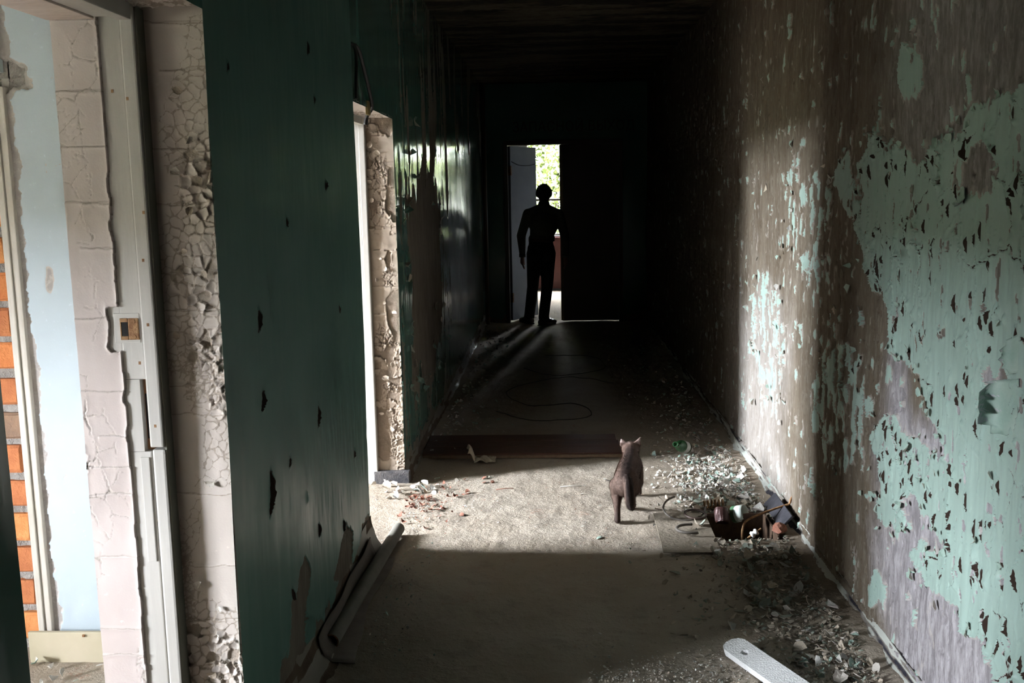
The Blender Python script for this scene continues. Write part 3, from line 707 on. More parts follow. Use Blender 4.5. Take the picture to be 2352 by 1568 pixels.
# ------------------------------------------------------------------ door frames
M['side_shade'] = simple('dark_olive_side_shade', (.10, .10, .075), (.14, .14, .11), .7, 9, .3, .003, sc=(1, 1, .2))
def door_frame(name, D, lab, detail, back=0.0):
    root = empty(name, (0, 0, 0)); tag(root, lab, 'door frame', kind='structure')
    zt = D[2]-.04
    for jamb, s in ((D[1], -1), (D[0], 1)):
        y = lambda q: jamb + s*(q-back)
        def bx(nm, x0, x1, front, z0, z1, mat, bev=.003):
            lo, hi = sorted((y(front), jamb - s*.03))
            return boxes(nm, [((x0, lo, z0), (x1, hi, z1))], mat, root, bev)
        bx('lining', xb-.002, -1.113, .074, 0, zt+.05, M['greywood'])
        det = detail and s < 0
        if det:
            bx('stop_strip', -1.115, -1.058, .075, 0, 1.000, M['greywood']); bx('stop_strip', -1.115, -1.058, .075, 1.192, zt+.05, M['greywood'])
            bx('stop_strip', -1.115, -1.076, .075, 1.0005, 1.1915, M['greywood'], .0); bx('mortise', -1.0765, -1.058, .052, 1.0003, 1.1917, M['rawwood'], .0)
            bx('mortise_dark', -1.074, -1.064, .0528, 1.03, 1.15, M['black'], 0)  # black block painted in as the dark of the hole
            bx('outer_strip', -1.058, -1.022, .083, 1.012, zt+.05, M['greywood'], .005); bx('outer_strip', -1.055, -1.020, .080, 0, 1.006, M['greywood'], .006)
            bx('batten', -1.088, -1.064, .079, .70, .985, M['greywood'], .002)
            for hx, hz, hf in ((-1.040, 1.50, .0835), (-1.040, 1.335, .0835), (-1.040, 1.07, .0835), (-1.072, 1.235, .0755), (-1.030, 1.62, .0835), (-1.09, 1.92, .0755), (-1.05, 1.90, .0835)):
                bx('nail_hole', hx-.003, hx+.003, hf, hz-.004, hz+.004, M['rust'], 0)
            boxes('side_strip', [((-1.0225, jamb-.050, 0), (-1.0165, jamb+.005, zt+.03))], M['side_shade'], root, .001)  # dark strip added on the frame's side face as painted shade
            # strike plate of the lock
            jb = jamb + back; lo = jb - .080
            boxes('strike_recess', [((-1.132, jb-.0765, 1.288), (-1.064, jb-.05, 1.365))], M['greywood'], root, .002)
            sp = boxes('strike_plate', [((-1.094, lo, 1.296), (-1.066, lo+.006, 1.352))], M['rust'], root, .003)
            for q in (1.304, 1.344):
                v, f = tube([(-1.079, lo-.0012, q), (-1.079, lo+.002, q)], .0055, 10); link('screw', pydata('screw', v, f), M['rust'], sp)
            boxes('latch_box', [((-1.114, lo+.0, 1.296), (-1.0945, lo+.006, 1.306)), ((-1.114, lo, 1.342), (-1.0945, lo+.006, 1.352)), ((-1.1145, lo, 1.296), (-1.111, lo+.006, 1.352))], M['rust'], root, .001)
            boxes('latch_dark', [((-1.111, lo+.001, 1.306), (-1.0945, lo+.006, 1.342))], M['black'], root)  # black fill painted in as the dark of the latch opening
            def board(u, v):
                h, a = crackle(521, .10, .050, .01, True, .0045, 1.6, .55)(u, v)
                zoneb = sstep(.075, .115, u)*sstep(.9, .2, np.abs(v-1.25))
                e = .1195 - u - .004*np.clip(fbm(u*0+3, v*14, 4, 531)+.2, 0, 1) - .010*zoneb*np.clip(fbm(u*0+3, v*22, 3, 533)-.2, 0, 1)
                rec = np.hypot(np.maximum(np.abs(u-.125)-.028, 0), np.maximum(np.abs(v-1.327)-.046, 0)) - .012 - .006*fbm(u*30, v*30, 2, 535)
                s = np.minimum(np.minimum(a['s'], e), rec)
                er = np.minimum(e, rec)
                h = np.where(er > 0, h + .0035*np.exp(-np.clip(er, 0, 1)/.005), -.0035)
                return h, {'s': s, 'tint': a['tint']}
            hfield('cracked_paint', (xb-.001, jamb+back-.077, 0), (1, 0, 0), (0, 0, 1), (0, -1, 0), np.arange(0, .1215, .0026), np.arange(0, zt+.012, .0028), board, M['board'], root)
        else:
            bx('stop_strip', -1.115, -1.058, .075, 0, zt+.05, M['greywood']); bx('outer_strip', -1.058, -1.022, .083, 0, zt+.05, M['greywood'], .005)
    boxes('head_lining', [((xb-.002, D[0]+.07, zt), (-1.113, D[1]-.07, D[2]+.08))], M['reveal_plain'], root, .003)
    boxes('head_stop', [((-1.113, D[0]+.07, zt+.005), (-1.058, D[1]-.07, D[2]+.08))], M['greywood'], root, .003)
    boxes('head_strip', [((-1.058, D[0]+.07, zt-.004), (-1.022, D[1]-.07, D[2]+.08))], M['greywood'], root, .003)
    return root
M['reveal_plain'] = simple('pinkish_head_paint', (.55, .45, .40), (.62, .53, .48), .6, 9, .6, .006, sc=(.2, 1, 1))
door_frame('door_1', D1, 'white wooden frame of the first doorway with a rusty strike plate', True, .025)
door_frame('door_2', D2, 'white wooden frame of the second doorway', False, .05)

# double door at the end of the corridor
dr = empty('door_3', (0, 0, 0)); tag(dr, 'dark double door at the end of the corridor, left leaf open', 'door', kind='structure')
darkbrown = simple('dark_brown_door_paint', (.045, .030, .02), (.06, .042, .03), .45, 6, .2)
boxes('frame', [((OP[0]-.05, YEND-.03, 0), (OP[0]-.0, YEND+.12, OP[2]+.05))], darkbrown, dr, .004)
boxes('frame', [((OP[1]+.0, YEND-.03, 0), (OP[1]+.05, YEND+.12, OP[2]+.05))], darkbrown, dr, .004)
boxes('frame', [((OP[0]-.05, YEND-.03, OP[2]+.0), (OP[1]+.05, YEND+.12, OP[2]+.055))], darkbrown, dr, .004)
boxes('closed_leaf', [((.102, YEND+.03, .014), (OP[1]+.012, YEND+.075, OP[2]+.012))], darkbrown, dr, .004)
boxes('meeting_stile', [((.085, YEND+.018, .022), (.125, YEND+.032, OP[2]-.004))], simple('yellowish_door_edge', (.16, .13, .06), (.20, .16, .08), .5, 9, .2), dr, .002)
leaf = boxes('open_leaf', [((0, -.02, .018), (.645, .02, OP[2]-.006))], simple('blue_white_door_paint', (.20, .24, .30), (.24, .28, .34), .5, 4, .2), dr, .004)
leaf.location = (OP[0]+.012, YEND+.11, 0); leaf.rotation_euler = (0, 0, math.radians(61))
v, f = tube(catmull([(.02, -.028, 2.02), (.2, -.027, 1.98), (.42, -.027, 1.975), (.62, -.028, 2.0)], 5), .004, 6)
w = link('wire', pydata('wire', v, f), M['black'], leaf)
boxes('hinge', [((-.01, -.03, .25), (.012, .03, .37))], M['rust'], leaf); boxes('hinge', [((-.01, -.03, 1.85), (.012, .03, 1.97))], M['rust'], leaf)

# painted words above the double door
ft = bpy.data.curves.new('lettering', 'FONT'); ft.body = 'ЗАПАСНОЙ ВЫХОД'; ft.size = .17; ft.extrude = .002; ft.align_x = 'LEFT'; ft.space_character = 1.06
to = bpy.data.objects.new('lettering', ft); col.objects.link(to)
to.location = (-.495, YEND-.0055, 2.375); to.rotation_euler = (math.pi/2, 0, 0)
ft.materials.append(simple('black_sign_paint', (.012, .012, .012), (.02, .02, .02), .6, 9, .1))
bpy.context.view_layer.update()
w_ = to.dimensions.x
to.scale = (1.50/max(w_, .1), 1, 1)
to.parent = we

# brown riser pipe and casing in the far left corner
v, f = tube([(XL+.035, 12.50, 0), (XL+.035, 12.50, CEIL)], .028, 12)
rp = link('riser_pipe', pydata('riser_pipe', v, f), simple('brown_pipe_paint', (.09, .06, .03), (.12, .08, .045), .4, 5, .1), smooth=True)
tag(rp, 'brown painted riser pipe in the far left corner of the corridor', 'pipe')

# ------------------------------------------------------------------ trees outside the far window
leafm = simple('green_leaf', (.036, .050, .006), (.078, .098, .014), .5, 3, .05)
bark = simple('grey_bark', (.08, .06, .045), (.13, .11, .085), .9, 12, .6, .01)
def tree(loc, height, spread, nleaf, seed, label, low=.3, leaf=.085):
    r = np.random.default_rng(seed)
    root = empty('tree', loc); tag(root, label, 'tree', 'trees outside the far window')
    tp = [(0, 0, 0), (r.normal(0, .05), r.normal(0, .05), height*.3), (r.normal(0, .12), r.normal(0, .12), height*.65), (r.normal(0, .2), r.normal(0, .2), height*.95)]
    tp = catmull(tp, 5)
    v, f = tube(tp, [max(.012, .055*(1-i/len(tp))) for i in range(len(tp))], 8)
    link('trunk', pydata('trunk', v, f), bark, root, smooth=True)
    tips = []
    for k in range(16):
        a = r.uniform(0, 6.28); z0 = height*r.uniform(low*.6, .85); ln = spread*r.uniform(.55, 1.1)
        p0 = np.array((0, 0, z0)); p1 = p0 + ln*.5*np.array((math.cos(a), math.sin(a), .45)); p2 = p0 + ln*np.array((math.cos(a+.2), math.sin(a+.2), .35))
        pts = catmull([p0, p1, p2], 5)
        v, f = tube(pts, [max(.004, .022*(1-i/len(pts))) for i in range(len(pts))], 6)
        link('branch', pydata('branch', v, f), bark, root)
        tips += [np.array(q) for q in pts[3:]]
    c = np.array(tips)[r.integers(0, len(tips), nleaf)] + r.normal(0, .17*spread, (nleaf, 3))*np.array((1, 1, 1.3))
    q = np.hypot(c[:, 0], c[:, 1]); q = np.where(q > spread, spread*r.random(nleaf)**.4/q, 1.0); c[:, 0] *= q; c[:, 1] *= q
    c[:, 2] = np.clip(c[:, 2], .1, None)
    d = r.normal(0, 1, (nleaf, 3)); d[:, 2] -= .5; d /= np.linalg.norm(d, axis=1)[:, None]
    e = np.cross(d, r.normal(0, 1, (nleaf, 3))); e /= np.linalg.norm(e, axis=1)[:, None]
    n = np.cross(d, e)
    L = r.uniform(.6, 1.3, (nleaf, 1))*leaf; Wd = L*.42
    V = np.stack((c, c + d*L*.5 + e*Wd + n*L*.12, c + d*L, c + d*L*.5 - e*Wd + n*L*.12), 1).reshape(-1, 3)
    i = np.arange(nleaf)*4
    F = np.concatenate((np.stack((i, i+1, i+2), 1), np.stack((i, i+2, i+3), 1)))
    o = link('foliage', fastmesh('foliage', V, F), leafm, root); o['kind'] = 'stuff'
    return root
tree((-.80, 19.2, -.2), 4.4, .74, 7000, 1, 'leafy young tree left of centre beyond the far window', .12)
tree((.80, 19.3, -.2), 4.6, .74, 7000, 2, 'leafy young tree right of centre beyond the far window', .12)
tree((.0, 21.4, -.1), 6.5, 1.25, 12000, 3, 'taller tree standing behind the two young trees', .08, .10)
tree((-2.65, 21.4, -.1), 6.5, 1.3, 8000, 4, 'broad tree left of the others beyond the far window', .1, .11)
tree((2.65, 21.4, -.1), 6.5, 1.3, 8000, 5, 'broad tree right of the others beyond the far window', .1, .11)

# ------------------------------------------------------------------ loose cables over the second doorway
cb = empty('cable', (XL, 4.52, 2.31)); tag(cb, 'black cable hanging in a loop over the head of the second doorway', 'cable')
cabm = simple('black_cable_rubber', (.006, .005, .004), (.012, .010, .008), .5, 30, .1)
v, f = tube(catmull([(-.01, -.012, .0), (.012, .012, -.02), (.014, .02, -.09), (.012, .006, -.16), (.010, .0, -.24)], 6), .0075, 8)
link('strand', pydata('strand', v, f), cabm, cb, smooth=True)
v, f = tube(catmull([(-.01, -.005, .0), (.018, .05, -.02), (.022, .16, -.10), (.020, .30, -.195), (.012, .385, -.245), (-.02, .42, -.285), (-.03, .42, -.325)], 6), .009, 8)
link('strand', pydata('strand', v, f), cabm, cb, smooth=True)
boxes('insulating_tape', [((-.008, .315, -.285), (.006, .375, -.22))], simple('yellowed_tape', (.24, .19, .07), (.30, .24, .09), .6, 20, .2), cb, .003)

# ------------------------------------------------------------------ bodies: soft volumes fused into one skin
def cap(p0, p1, r0, r1, sx=1.0, seg=14, axis=None):
    """Tapered capsule; sx flattens it across `axis`."""
    p0 = Vector(p0); p1 = Vector(p1); t = (p1-p0); L = t.length; t.normalize()
    ref = Vector(axis) if axis else (Vector((0, 1, 0)) if abs(t.y) < .9 else Vector((1, 0, 0)))
    b = ref - t*ref.dot(t); b.normalize(); a = t.cross(b)
    v = []; f = []; rings = []
    for k in range(1, 5): th = math.pi/2*k/4; rings.append((-r0*math.cos(th), r0*math.sin(th)))
    for k in range(3, -1, -1) : pass
    for k in range(4, 0, -1):
        th = math.pi/2*k/4; rings.append((L + r1*math.cos(th), r1*math.sin(th)))
    for d, r in rings:
        for k in range(seg):
            ang = 2*math.pi*k/seg
            v.append(tuple(p0 + t*d + a*(r*math.cos(ang)) + b*(r*sx*math.sin(ang))))
    n = len(rings)
    for i in range(n-1):
        for k in range(seg): f.append((i*seg+k, i*seg+(k+1) % seg, (i+1)*seg+(k+1) % seg, (i+1)*seg+k))
    v.append(tuple(p0 - t*r0)); v.append(tuple(p1 + t*r1))
    for k in range(seg):
        f.append((len(v)-2, (k+1) % seg, k)); f.append((len(v)-1, (n-1)*seg+k, (n-1)*seg+(k+1) % seg))
    return v, f
def ell(c, r, rot=(0, 0, 0), seg=18, ring=12):
    E_ = Euler(rot).to_matrix(); v = []; f = []
    for i in range(1, ring):
        th = math.pi*i/ring
        for k in range(seg):
            ph = 2*math.pi*k/seg
            v.append(tuple(Vector(c) + E_ @ Vector((r[0]*math.sin(th)*math.cos(ph), r[1]*math.sin(th)*math.sin(ph), r[2]*math.cos(th)))))
    for i in range(ring-2):
        for k in range(seg): f.append((i*seg+k, (i+1)*seg+k, (i+1)*seg+(k+1) % seg, i*seg+(k+1) % seg))
    v.append(tuple(Vector(c) + E_ @ Vector((0, 0, r[2])))); v.append(tuple(Vector(c) - E_ @ Vector((0, 0, r[2]))))
    for k in range(seg):
        f.append((len(v)-2, k, (k+1) % seg)); f.append((len(v)-1, (ring-2)*seg+(k+1) % seg, (ring-2)*seg+k))
    return v, f
def fuse(name, shapes, voxel, it=4, fac=.5):
    v = []; f = []
    for a, b in shapes:
        n = len(v); v += a; f += [tuple(i+n for i in q) for q in b]
    me = pydata(name + '_src', v, f)
    bm = bmesh.new(); bm.from_mesh(me); bmesh.ops.recalc_face_normals(bm, faces=list(bm.faces)); bm.to_mesh(me); bm.free()
    o = bpy.data.objects.new('tmp', me); col.objects.link(o)
    m = o.modifiers.new('r', 'REMESH'); m.mode = 'VOXEL'; m.voxel_size = voxel; m.use_smooth_shade = True
    s = o.modifiers.new('s', 'SMOOTH'); s.iterations = it; s.factor = fac
    dg = bpy.context.evaluated_depsgraph_get(); dg.update()
    out = bpy.data.meshes.new_from_object(o.evaluated_get(dg))
    bpy.data.objects.remove(o); out.name = name
    out.polygons.foreach_set('use_smooth', np.ones(len(out.polygons), bool))
    return out

# ------------------------------------------------------------------ the man at the far door
skin = simple('skin', (.30, .16, .11), (.36, .20, .14), .55, 20, .1)
shirtm = simple('olive_grey_shirt_cloth', (.10, .10, .075), (.13, .13, .10), .9, 40, .3, .002)
trousm = simple('black_trouser_cloth', (.010, .010, .011), (.016, .015, .016), .9, 40, .3, .002)
shoem = simple('dark_brown_shoe_leather', (.035, .018, .010), (.06, .03, .016), .45, 20, .2)
hairm = simple('dark_grey_hair', (.018, .016, .014), (.035, .032, .028), .6, 60, .5, .003)
man = empty('person', (-.155, 12.43, .004))
tag(man, 'man seen from behind walking through the far doorway, in a dark shirt and black trousers', 'person')
SL, EL, WL = (-.150, .0, 1.395), (-.240, -.02, 1.11), (-.232, .055, .855)
SR, ER, WR_ = (.222, .0, 1.385), (.292, -.03, 1.10), (.300, .05, .845)
HL, KL, AL = (-.085, .0, .89), (-.108, .085, .49), (-.165, .145, .09)
HR, KR, AR = (.085, .0, .89), (.068, .045, .48), (.020, -.045, .085)
def hand(w, side):
    x, y, z = w; sh = []
    sh.append(cap((x, y, z+.01), (x, y+.012, z-.075), .028, .036, .80, axis=(1, 0, 0)))
    for i, (dy, ln) in enumerate(((.030, .070), (.011, .080), (-.008, .076), (-.026, .060))):
        b = (x, y+.010+dy, z-.085); m = (x - side*.006, y+.018+dy, z-.085-ln*.5); t = (x - side*.020, y+.016+dy, z-.085-ln*.92)
        sh += [cap(b, m, .0105, .010), cap(m, t, .010, .009)]
    sh += [cap((x - side*.008, y+.03, z-.035), (x - side*.018, y+.058, z-.075), .012, .010), cap((x - side*.018, y+.058, z-.075), (x - side*.022, y+.060, z-.105), .010, .008)]
    return sh
body = [ell((.045, .010, 1.605), (.076, .096, .112), (-.10, 0, 0)), ell((.045, .045, 1.555), (.060, .058, .070)), cap((.038, -.012, 1.40), (.044, .005, 1.56), .060, .056),
        ell((.045, .112, 1.590), (.014, .020, .022)), ell((.120, .010, 1.595), (.012, .022, .034)), ell((-.030, .010, 1.595), (.012, .022, .034)),
        ell((.070, .086, 1.615), (.012, .010, .008)), ell((.020, .086, 1.615), (.012, .010, .008)), ell((.045, .092, 1.545), (.026, .012, .009)),
        cap((.032, 0, 1.33), (.010, 0, 1.05), .112, .108, .70), cap((-.10, 0, 1.36), (.17, 0, 1.355), .050, .050, .9, axis=(0, 1, 0)), ell((0, -.01, .93), (.150, .115, .12)),
        cap((-.150, 0, 1.365), EL, .046, .042), cap(EL, WL, .042, .028), cap((.222, 0, 1.355), ER, .046, .042), cap(ER, WR_, .042, .026),
        cap(HL, KL, .080, .055), cap(KL, AL, .053, .036), cap(HR, KR, .080, .055), cap(KR, AR, .053, .036),
        cap(AL, (AL[0]-.05, AL[1]+.10, .04), .035, .030), cap(AR, (AR[0]+.07, AR[1]+.09, .04), .035, .030)] + hand(WL, -1) + hand(WR_, 1)
link('body', fuse('body', body, .0055, 3), skin, man)
shirt = [cap((.032, -.005, 1.33), (.012, -.005, 1.07), .158, .150, .74), cap((-.115, -.005, 1.375), (.185, -.005, 1.368), .062, .062, .9, axis=(0, 1, 0)), cap((-.06, -.01, 1.405), (.13, -.01, 1.40), .060, .060), cap((-.145, -.005, 1.372), (.03, -.01, 1.450), .060, .056), cap((.212, -.005, 1.362), (.05, -.01, 1.450), .060, .056), ell((.034, -.02, 1.22), (.172, .122, .17)),
         ell((.010, -.005, 1.075), (.165, .118, .075)), cap((.040, -.016, 1.40), (.043, -.004, 1.490), .074, .064),
         cap((-.155, 0, 1.375), EL, .062, .056), cap(EL, (WL[0], WL[1]-.004, WL[2]+.035), .057, .040), cap((.222, 0, 1.365), ER, .062, .056), cap(ER, (WR_[0], WR_[1]-.004, WR_[2]+.035), .057, .040)]
so = link('shirt', fuse('shirt', shirt, .009, 3), shirtm, man)
v, f = tube([(.042, -.016, 1.468), (.0425, -.010, 1.485), (.044, -.002, 1.512)], [.070, .071, .066], 18); link('collar', pydata('collar', v, f), shirtm, so, smooth=True)
v, f = tube([WL[:2] + (WL[2]+.03,), WL[:2] + (WL[2]-.012,)], .042, 14); link('cuff', pydata('cuff', v, f), shirtm, so, smooth=True)
v, f = tube([WR_[:2] + (WR_[2]+.03,), WR_[:2] + (WR_[2]-.012,)], .042, 14); link('cuff', pydata('cuff', v, f), shirtm, so, smooth=True)
trous = [ell((0, -.015, .945), (.170, .128, .120)), cap((0, 0, 1.02), (0, 0, .95), .152, .155, .74), cap(HL, KL, .096, .074), cap(KL, (AL[0]+.004, AL[1]-.005, .10), .072, .066), cap(HR, KR, .096, .074), cap(KR, (AR[0], AR[1]-.005, .10), .072, .066),
         ell((AL[0]+.002, AL[1], .095), (.068, .075, .05)), ell((AR[0]+.004, AR[1], .095), (.068, .075, .05)), ell((-.06, -.075, .90), (.085, .06, .09)), ell((.06, -.075, .90), (.085, .06, .09))]
to_ = link('trousers', fuse('trousers', trous, .009, 3), trousm, man)
v = []; f = []
for k in range(28):
    a = 2*math.pi*k/28
    for z_, q in ((1.035, 1.0), (1.075, 1.0)): v.append((.008+.160*math.cos(a), -.008+.1175*math.sin(a), z_))
for k in range(28): f.append((2*k, 2*((k+1) % 28), 2*((k+1) % 28)+1, 2*k+1))
link('belt', pydata('belt', v, f), shoem, to_)
def shoe(a, yaw):
    c, s = math.cos(yaw), math.sin(yaw)
    P = lambda x, y, z: (a[0] + x*c - y*s, a[1] + x*s + y*c, z)
    sh = [cap(P(0, -.045, .045), P(0, .10, .040), .044, .046, 1, axis=(0, 0, 1)), ell(P(0, .15, .034), (.048, .075, .034), (0, 0, yaw)), cap(P(0, -.02, .05), P(0, -.01, .105), .046, .044)]
    me = fuse('shoe', sh, .006, 3); o = link('shoe', me, shoem, man)
    sl = [cap(P(0, -.055, .012), P(0, .165, .012), .044, .046, .26, axis=(0, 0, 1))]
    link('sole', fuse('sole', sl, .005, 1), M['black'], o)
shoe(AL, .55); shoe(AR, -.75)
hair = [ell((.045, -.008, 1.640), (.090, .104, .092), (-.15, 0, 0)), ell((.045, -.050, 1.590), (.074, .052, .075)), ell((-.034, -.01, 1.615), (.022, .05, .045)), ell((.124, -.01, 1.615), (.022, .05, .045))]
r_ = np.random.default_rng(5)
for _ in range(70):
    a = r_.uniform(0, 6.28); t = r_.uniform(.1, 1.5)
    d_ = Vector((math.cos(a)*math.sin(t), math.sin(a)*math.sin(t), math.cos(t)))
    if d_.y > .5 and d_.z < .5: continue
    p = Vector((.045, -.010, 1.635)) + Vector((d_.x*.086, d_.y*.100, d_.z*.090))
    hair.append(cap(p, p + d_*.016 + Vector((r_.normal(0, .006), r_.normal(0, .006), -.004)), .007, .003, seg=6))
link('hair', fuse('hair', hair, .0045, 1), hairm, man)

# ------------------------------------------------------------------ the cat
cat = empty('cat', (.36, 5.06, .004)); tag(cat, 'brown cat walking away from the camera across the bright patch of floor', 'cat')
P = lambda x, y, z: (x-.36, y-5.06, z)
catb = [cap(P(.352, 4.985, .196), P(.372, 5.12, .188), .062, .064), cap(P(.372, 5.12, .190), P(.396, 5.27, .190), .064, .060), ell(P(.350, 4.975, .178), (.066, .075, .072)), ell(P(.398, 5.275, .185), (.060, .070, .070)),
        cap(P(.398, 5.29, .215), P(.404, 5.37, .238), .045, .042), ell(P(.405, 5.395, .243), (.049, .052, .043)), ell(P(.407, 5.442, .230), (.023, .026, .019)), ell(P(.384, 5.42, .225), (.022, .024, .018)), ell(P(.427, 5.42, .225), (.022, .024, .018)),
        # hind legs: thigh, shank to the hock, pastern and paw
        cap(P(.312, 4.985, .160), P(.306, 5.000, .105), .046, .030), cap(P(.306, 5.000, .112), P(.302, 4.915, .072), .027, .017), cap(P(.302, 4.915, .075), P(.301, 4.880, .018), .0165, .015), cap(P(.301, 4.880, .013), P(.302, 4.912, .012), .016, .015),
        cap(P(.388, 5.000, .160), P(.389, 5.060, .108), .046, .030), cap(P(.389, 5.060, .112), P(.386, 5.055, .065), .026, .017), cap(P(.386, 5.050, .068), P(.383, 5.090, .016), .0165, .015), cap(P(.383, 5.090, .013), P(.384, 5.122, .012), .016, .015),
        # fore legs: the right one lifted and folded at the wrist
        cap(P(.432, 5.285, .165), P(.443, 5.262, .095), .034, .022), cap(P(.443, 5.262, .098), P(.446, 5.335, .055), .019, .015), cap(P(.446, 5.335, .056), P(.446, 5.318, .022), .014, .014), ell(P(.446, 5.322, .022), (.015, .019, .014)),
        cap(P(.368, 5.290, .165), P(.366, 5.300, .095), .034, .021), cap(P(.366, 5.300, .100), P(.366, 5.340, .016), .018, .014), cap(P(.366, 5.342, .013), P(.366, 5.368, .012), .015, .014)]
tl = catmull([P(.350, 4.925, .222), P(.354, 4.890, .200), P(.360, 4.878, .150), P(.366, 4.880, .105), P(.374, 4.885, .068)], 5)
for i in range(len(tl)-1):
    q = i/len(tl); catb.append(cap(tl[i], tl[i+1], .019+.008*math.sin(q*3), .019+.008*math.sin(q*3), seg=10) if q < .78 else cap(tl[i], tl[i+1], .020*(1-q)*3.2+.005, .018*(1-q)*3.0+.004, seg=10))
def ear(bx, by, bz, tx, ty, tz):
    return [cap(P(bx-.012, by, bz), P(tx, ty, tz), .013, .0035, .45, axis=(0, 1, 0)), cap(P(bx+.012, by, bz), P(tx, ty, tz), .013, .0035, .45, axis=(0, 1, 0)), cap(P(bx, by, bz), P(tx, ty, tz), .014, .004, .45, axis=(0, 1, 0))]
catb += ear(.370, 5.39, .270, .353, 5.385, .306) + ear(.440, 5.39, .272, .456, 5.39, .310)
cme = fuse('body', catb, .0038, 3, .5)
def cat_mat(nm):
    k = NB(nm); d = k.attr('dark'); e = k.attr('pale')
    n = k.noise(70, 4, .6); c = k.mix(k.rng(n, .3, .7), (.085, .052, .040), (.135, .088, .068))
    c = k.mix(d, c, (.018, .010, .008)); c = k.mix(e, c, (.55, .42, .38))
    return k.done(c, .75, k.bump(k.noise(300, 3), .4, .002), 0, .25)
furm = cat_mat('brown_fur')
def cat_attr(me):
    co = np.empty(len(me.vertices)*3, np.float32); me.vertices.foreach_get('co', co); co = co.reshape(-1, 3)
    X, Y, Z = co[:, 0]+.36, co[:, 1]+5.06, co[:, 2]
    cx = .350 + (Y-4.97)*.13
    dk = sstep(.040, .012, np.abs(X-cx))*sstep(.20, .235, Z)*.9*sstep(5.40, 5.30, Y)
    dk = np.maximum(dk, sstep(4.915, 4.895, Y)*sstep(.05, .07, Z)*sstep(.025, .015, np.abs(X-.362))*.95)
    dk = np.maximum(dk, sstep(.085, .02, Z)*.75*(X < .33)); dk = np.maximum(dk, sstep(.05, .015, Z)*.6)
    pale = sstep(.278, .290, Z)*.8*(X < .40) + sstep(.285, .30, Z)*.35*(X > .40)  # ears paled, the left most: light through the rim, painted in
    for n_, val in (('dark', dk + fbm(X*60, Z*60+Y*40, 2, 3)*.12), ('pale', pale)):
        a = me.attributes.get(n_) or me.attributes.new(n_, 'FLOAT', 'POINT'); a.data.foreach_set('value', np.clip(val, 0, 1).astype(np.float32))
    return co
cco = cat_attr(cme)
link('body', cme, furm, cat)
# coat: short hairs lying backwards
nf = 26000
nrm = np.empty(len(cme.vertices)*3, np.float32); cme.vertices.foreach_get('normal', nrm); nrm = nrm.reshape(-1, 3)
ix = rng.integers(0, len(cco), nf); p = cco[ix] + rng.normal(0, .0012, (nf, 3)); nn = nrm[ix]
back = np.array((-.1, -1.0, -.45)); tang = back - nn*(nn@back)[:, None]; tang /= np.linalg.norm(tang, axis=1)[:, None] + 1e-6
ln = np.where((cco[ix, 2] < .06) | (cco[ix, 2] > .262), .004, .0105)[:, None]*rng.uniform(.6, 1.3, (nf, 1))
dirn = tang*.86 + nn*.42 + rng.normal(0, .14, (nf, 3))
side = np.cross(dirn, nn); side /= np.linalg.norm(side, axis=1)[:, None] + 1e-6
V = np.stack((p - side*.0006, p + side*.0006, p + dirn*ln), 1).reshape(-1, 3)
fme = fastmesh('fur', V, np.arange(nf*3).reshape(-1, 3)); cat_attr(fme)
fo = link('fur', fme, furm, cat); fo['kind'] = 'stuff'

# ------------------------------------------------------------------ paint chips and debris
def zf(x, y):
    return float(fl(np.array([[x]], float), np.array([[y]], float))[0][0, 0])
def chip_data(seed, curl, seg=7):
    """An irregular curled flake about 1 unit across, with thickness: verts, faces, material index."""
    r = np.random.default_rng(seed); rad = r.uniform(.30, .56, seg); asp = r.uniform(.45, .9); th0 = r.uniform(0, 6)
    top = [(0, 0)]
    for q in (.55, 1.0):
        for k in range(seg):
            a = 2*math.pi*k/seg + th0; top.append((rad[k]*q*math.cos(a), rad[k]*q*asp*math.sin(a)))
    ca = r.uniform(0, 3.14); t = .028
    def zz_(x, y): d = x*math.cos(ca) + y*math.sin(ca); return curl*d*d*2.2 + .10*curl*x
    v = [(x, y, zz_(x, y) + t) for x, y in top] + [(x, y, zz_(x, y)) for x, y in top]; n = len(top); f = []; mi = []
    for k in range(seg):
        k2 = (k+1) % seg
        f += [(0, 1+k, 1+k2), (1+k, 1+seg+k, 1+seg+k2, 1+k2)]; mi += [0, 0]
        f += [(n, n+1+k2, n+1+k), (n+1+k, n+1+k2, n+1+seg+k2, n+1+seg+k)]; mi += [1, 1]
        f.append((1+seg+k, n+1+seg+k, n+1+seg+k2, 1+seg+k2)); mi.append(1)
    return v, f, mi
chipmat = {
 'mint': simple('mint_chip_face', (.25, .36, .30), (.34, .43, .37), .6, 20, .2), 'back': simple('chalky_chip_back', (.50, .45, .39), (.62, .57, .51), .9, 20, .3),
 'white': simple('white_chip_face', (.60, .58, .54), (.72, .70, .66), .7, 20, .3), 'grey': simple('grey_chip_face', (.34, .33, .30), (.46, .44, .40), .8, 20, .3),
 'red': simple('red_brown_chip_face', (.22, .085, .055), (.34, .15, .10), .8, 20, .3), 'buff': simple('buff_chip_face', (.42, .34, .26), (.54, .46, .37), .8, 20, .3),
 'dirt': simple('drab_chip_face', (.22, .185, .14), (.32, .275, .215), .9, 20, .4), 'dmint': simple('drab_mint_chip_face', (.19, .22, .175), (.26, .285, .235), .8, 20, .3)}  # last two darker: dirt, with the shade by the pit painted in
chips = {}
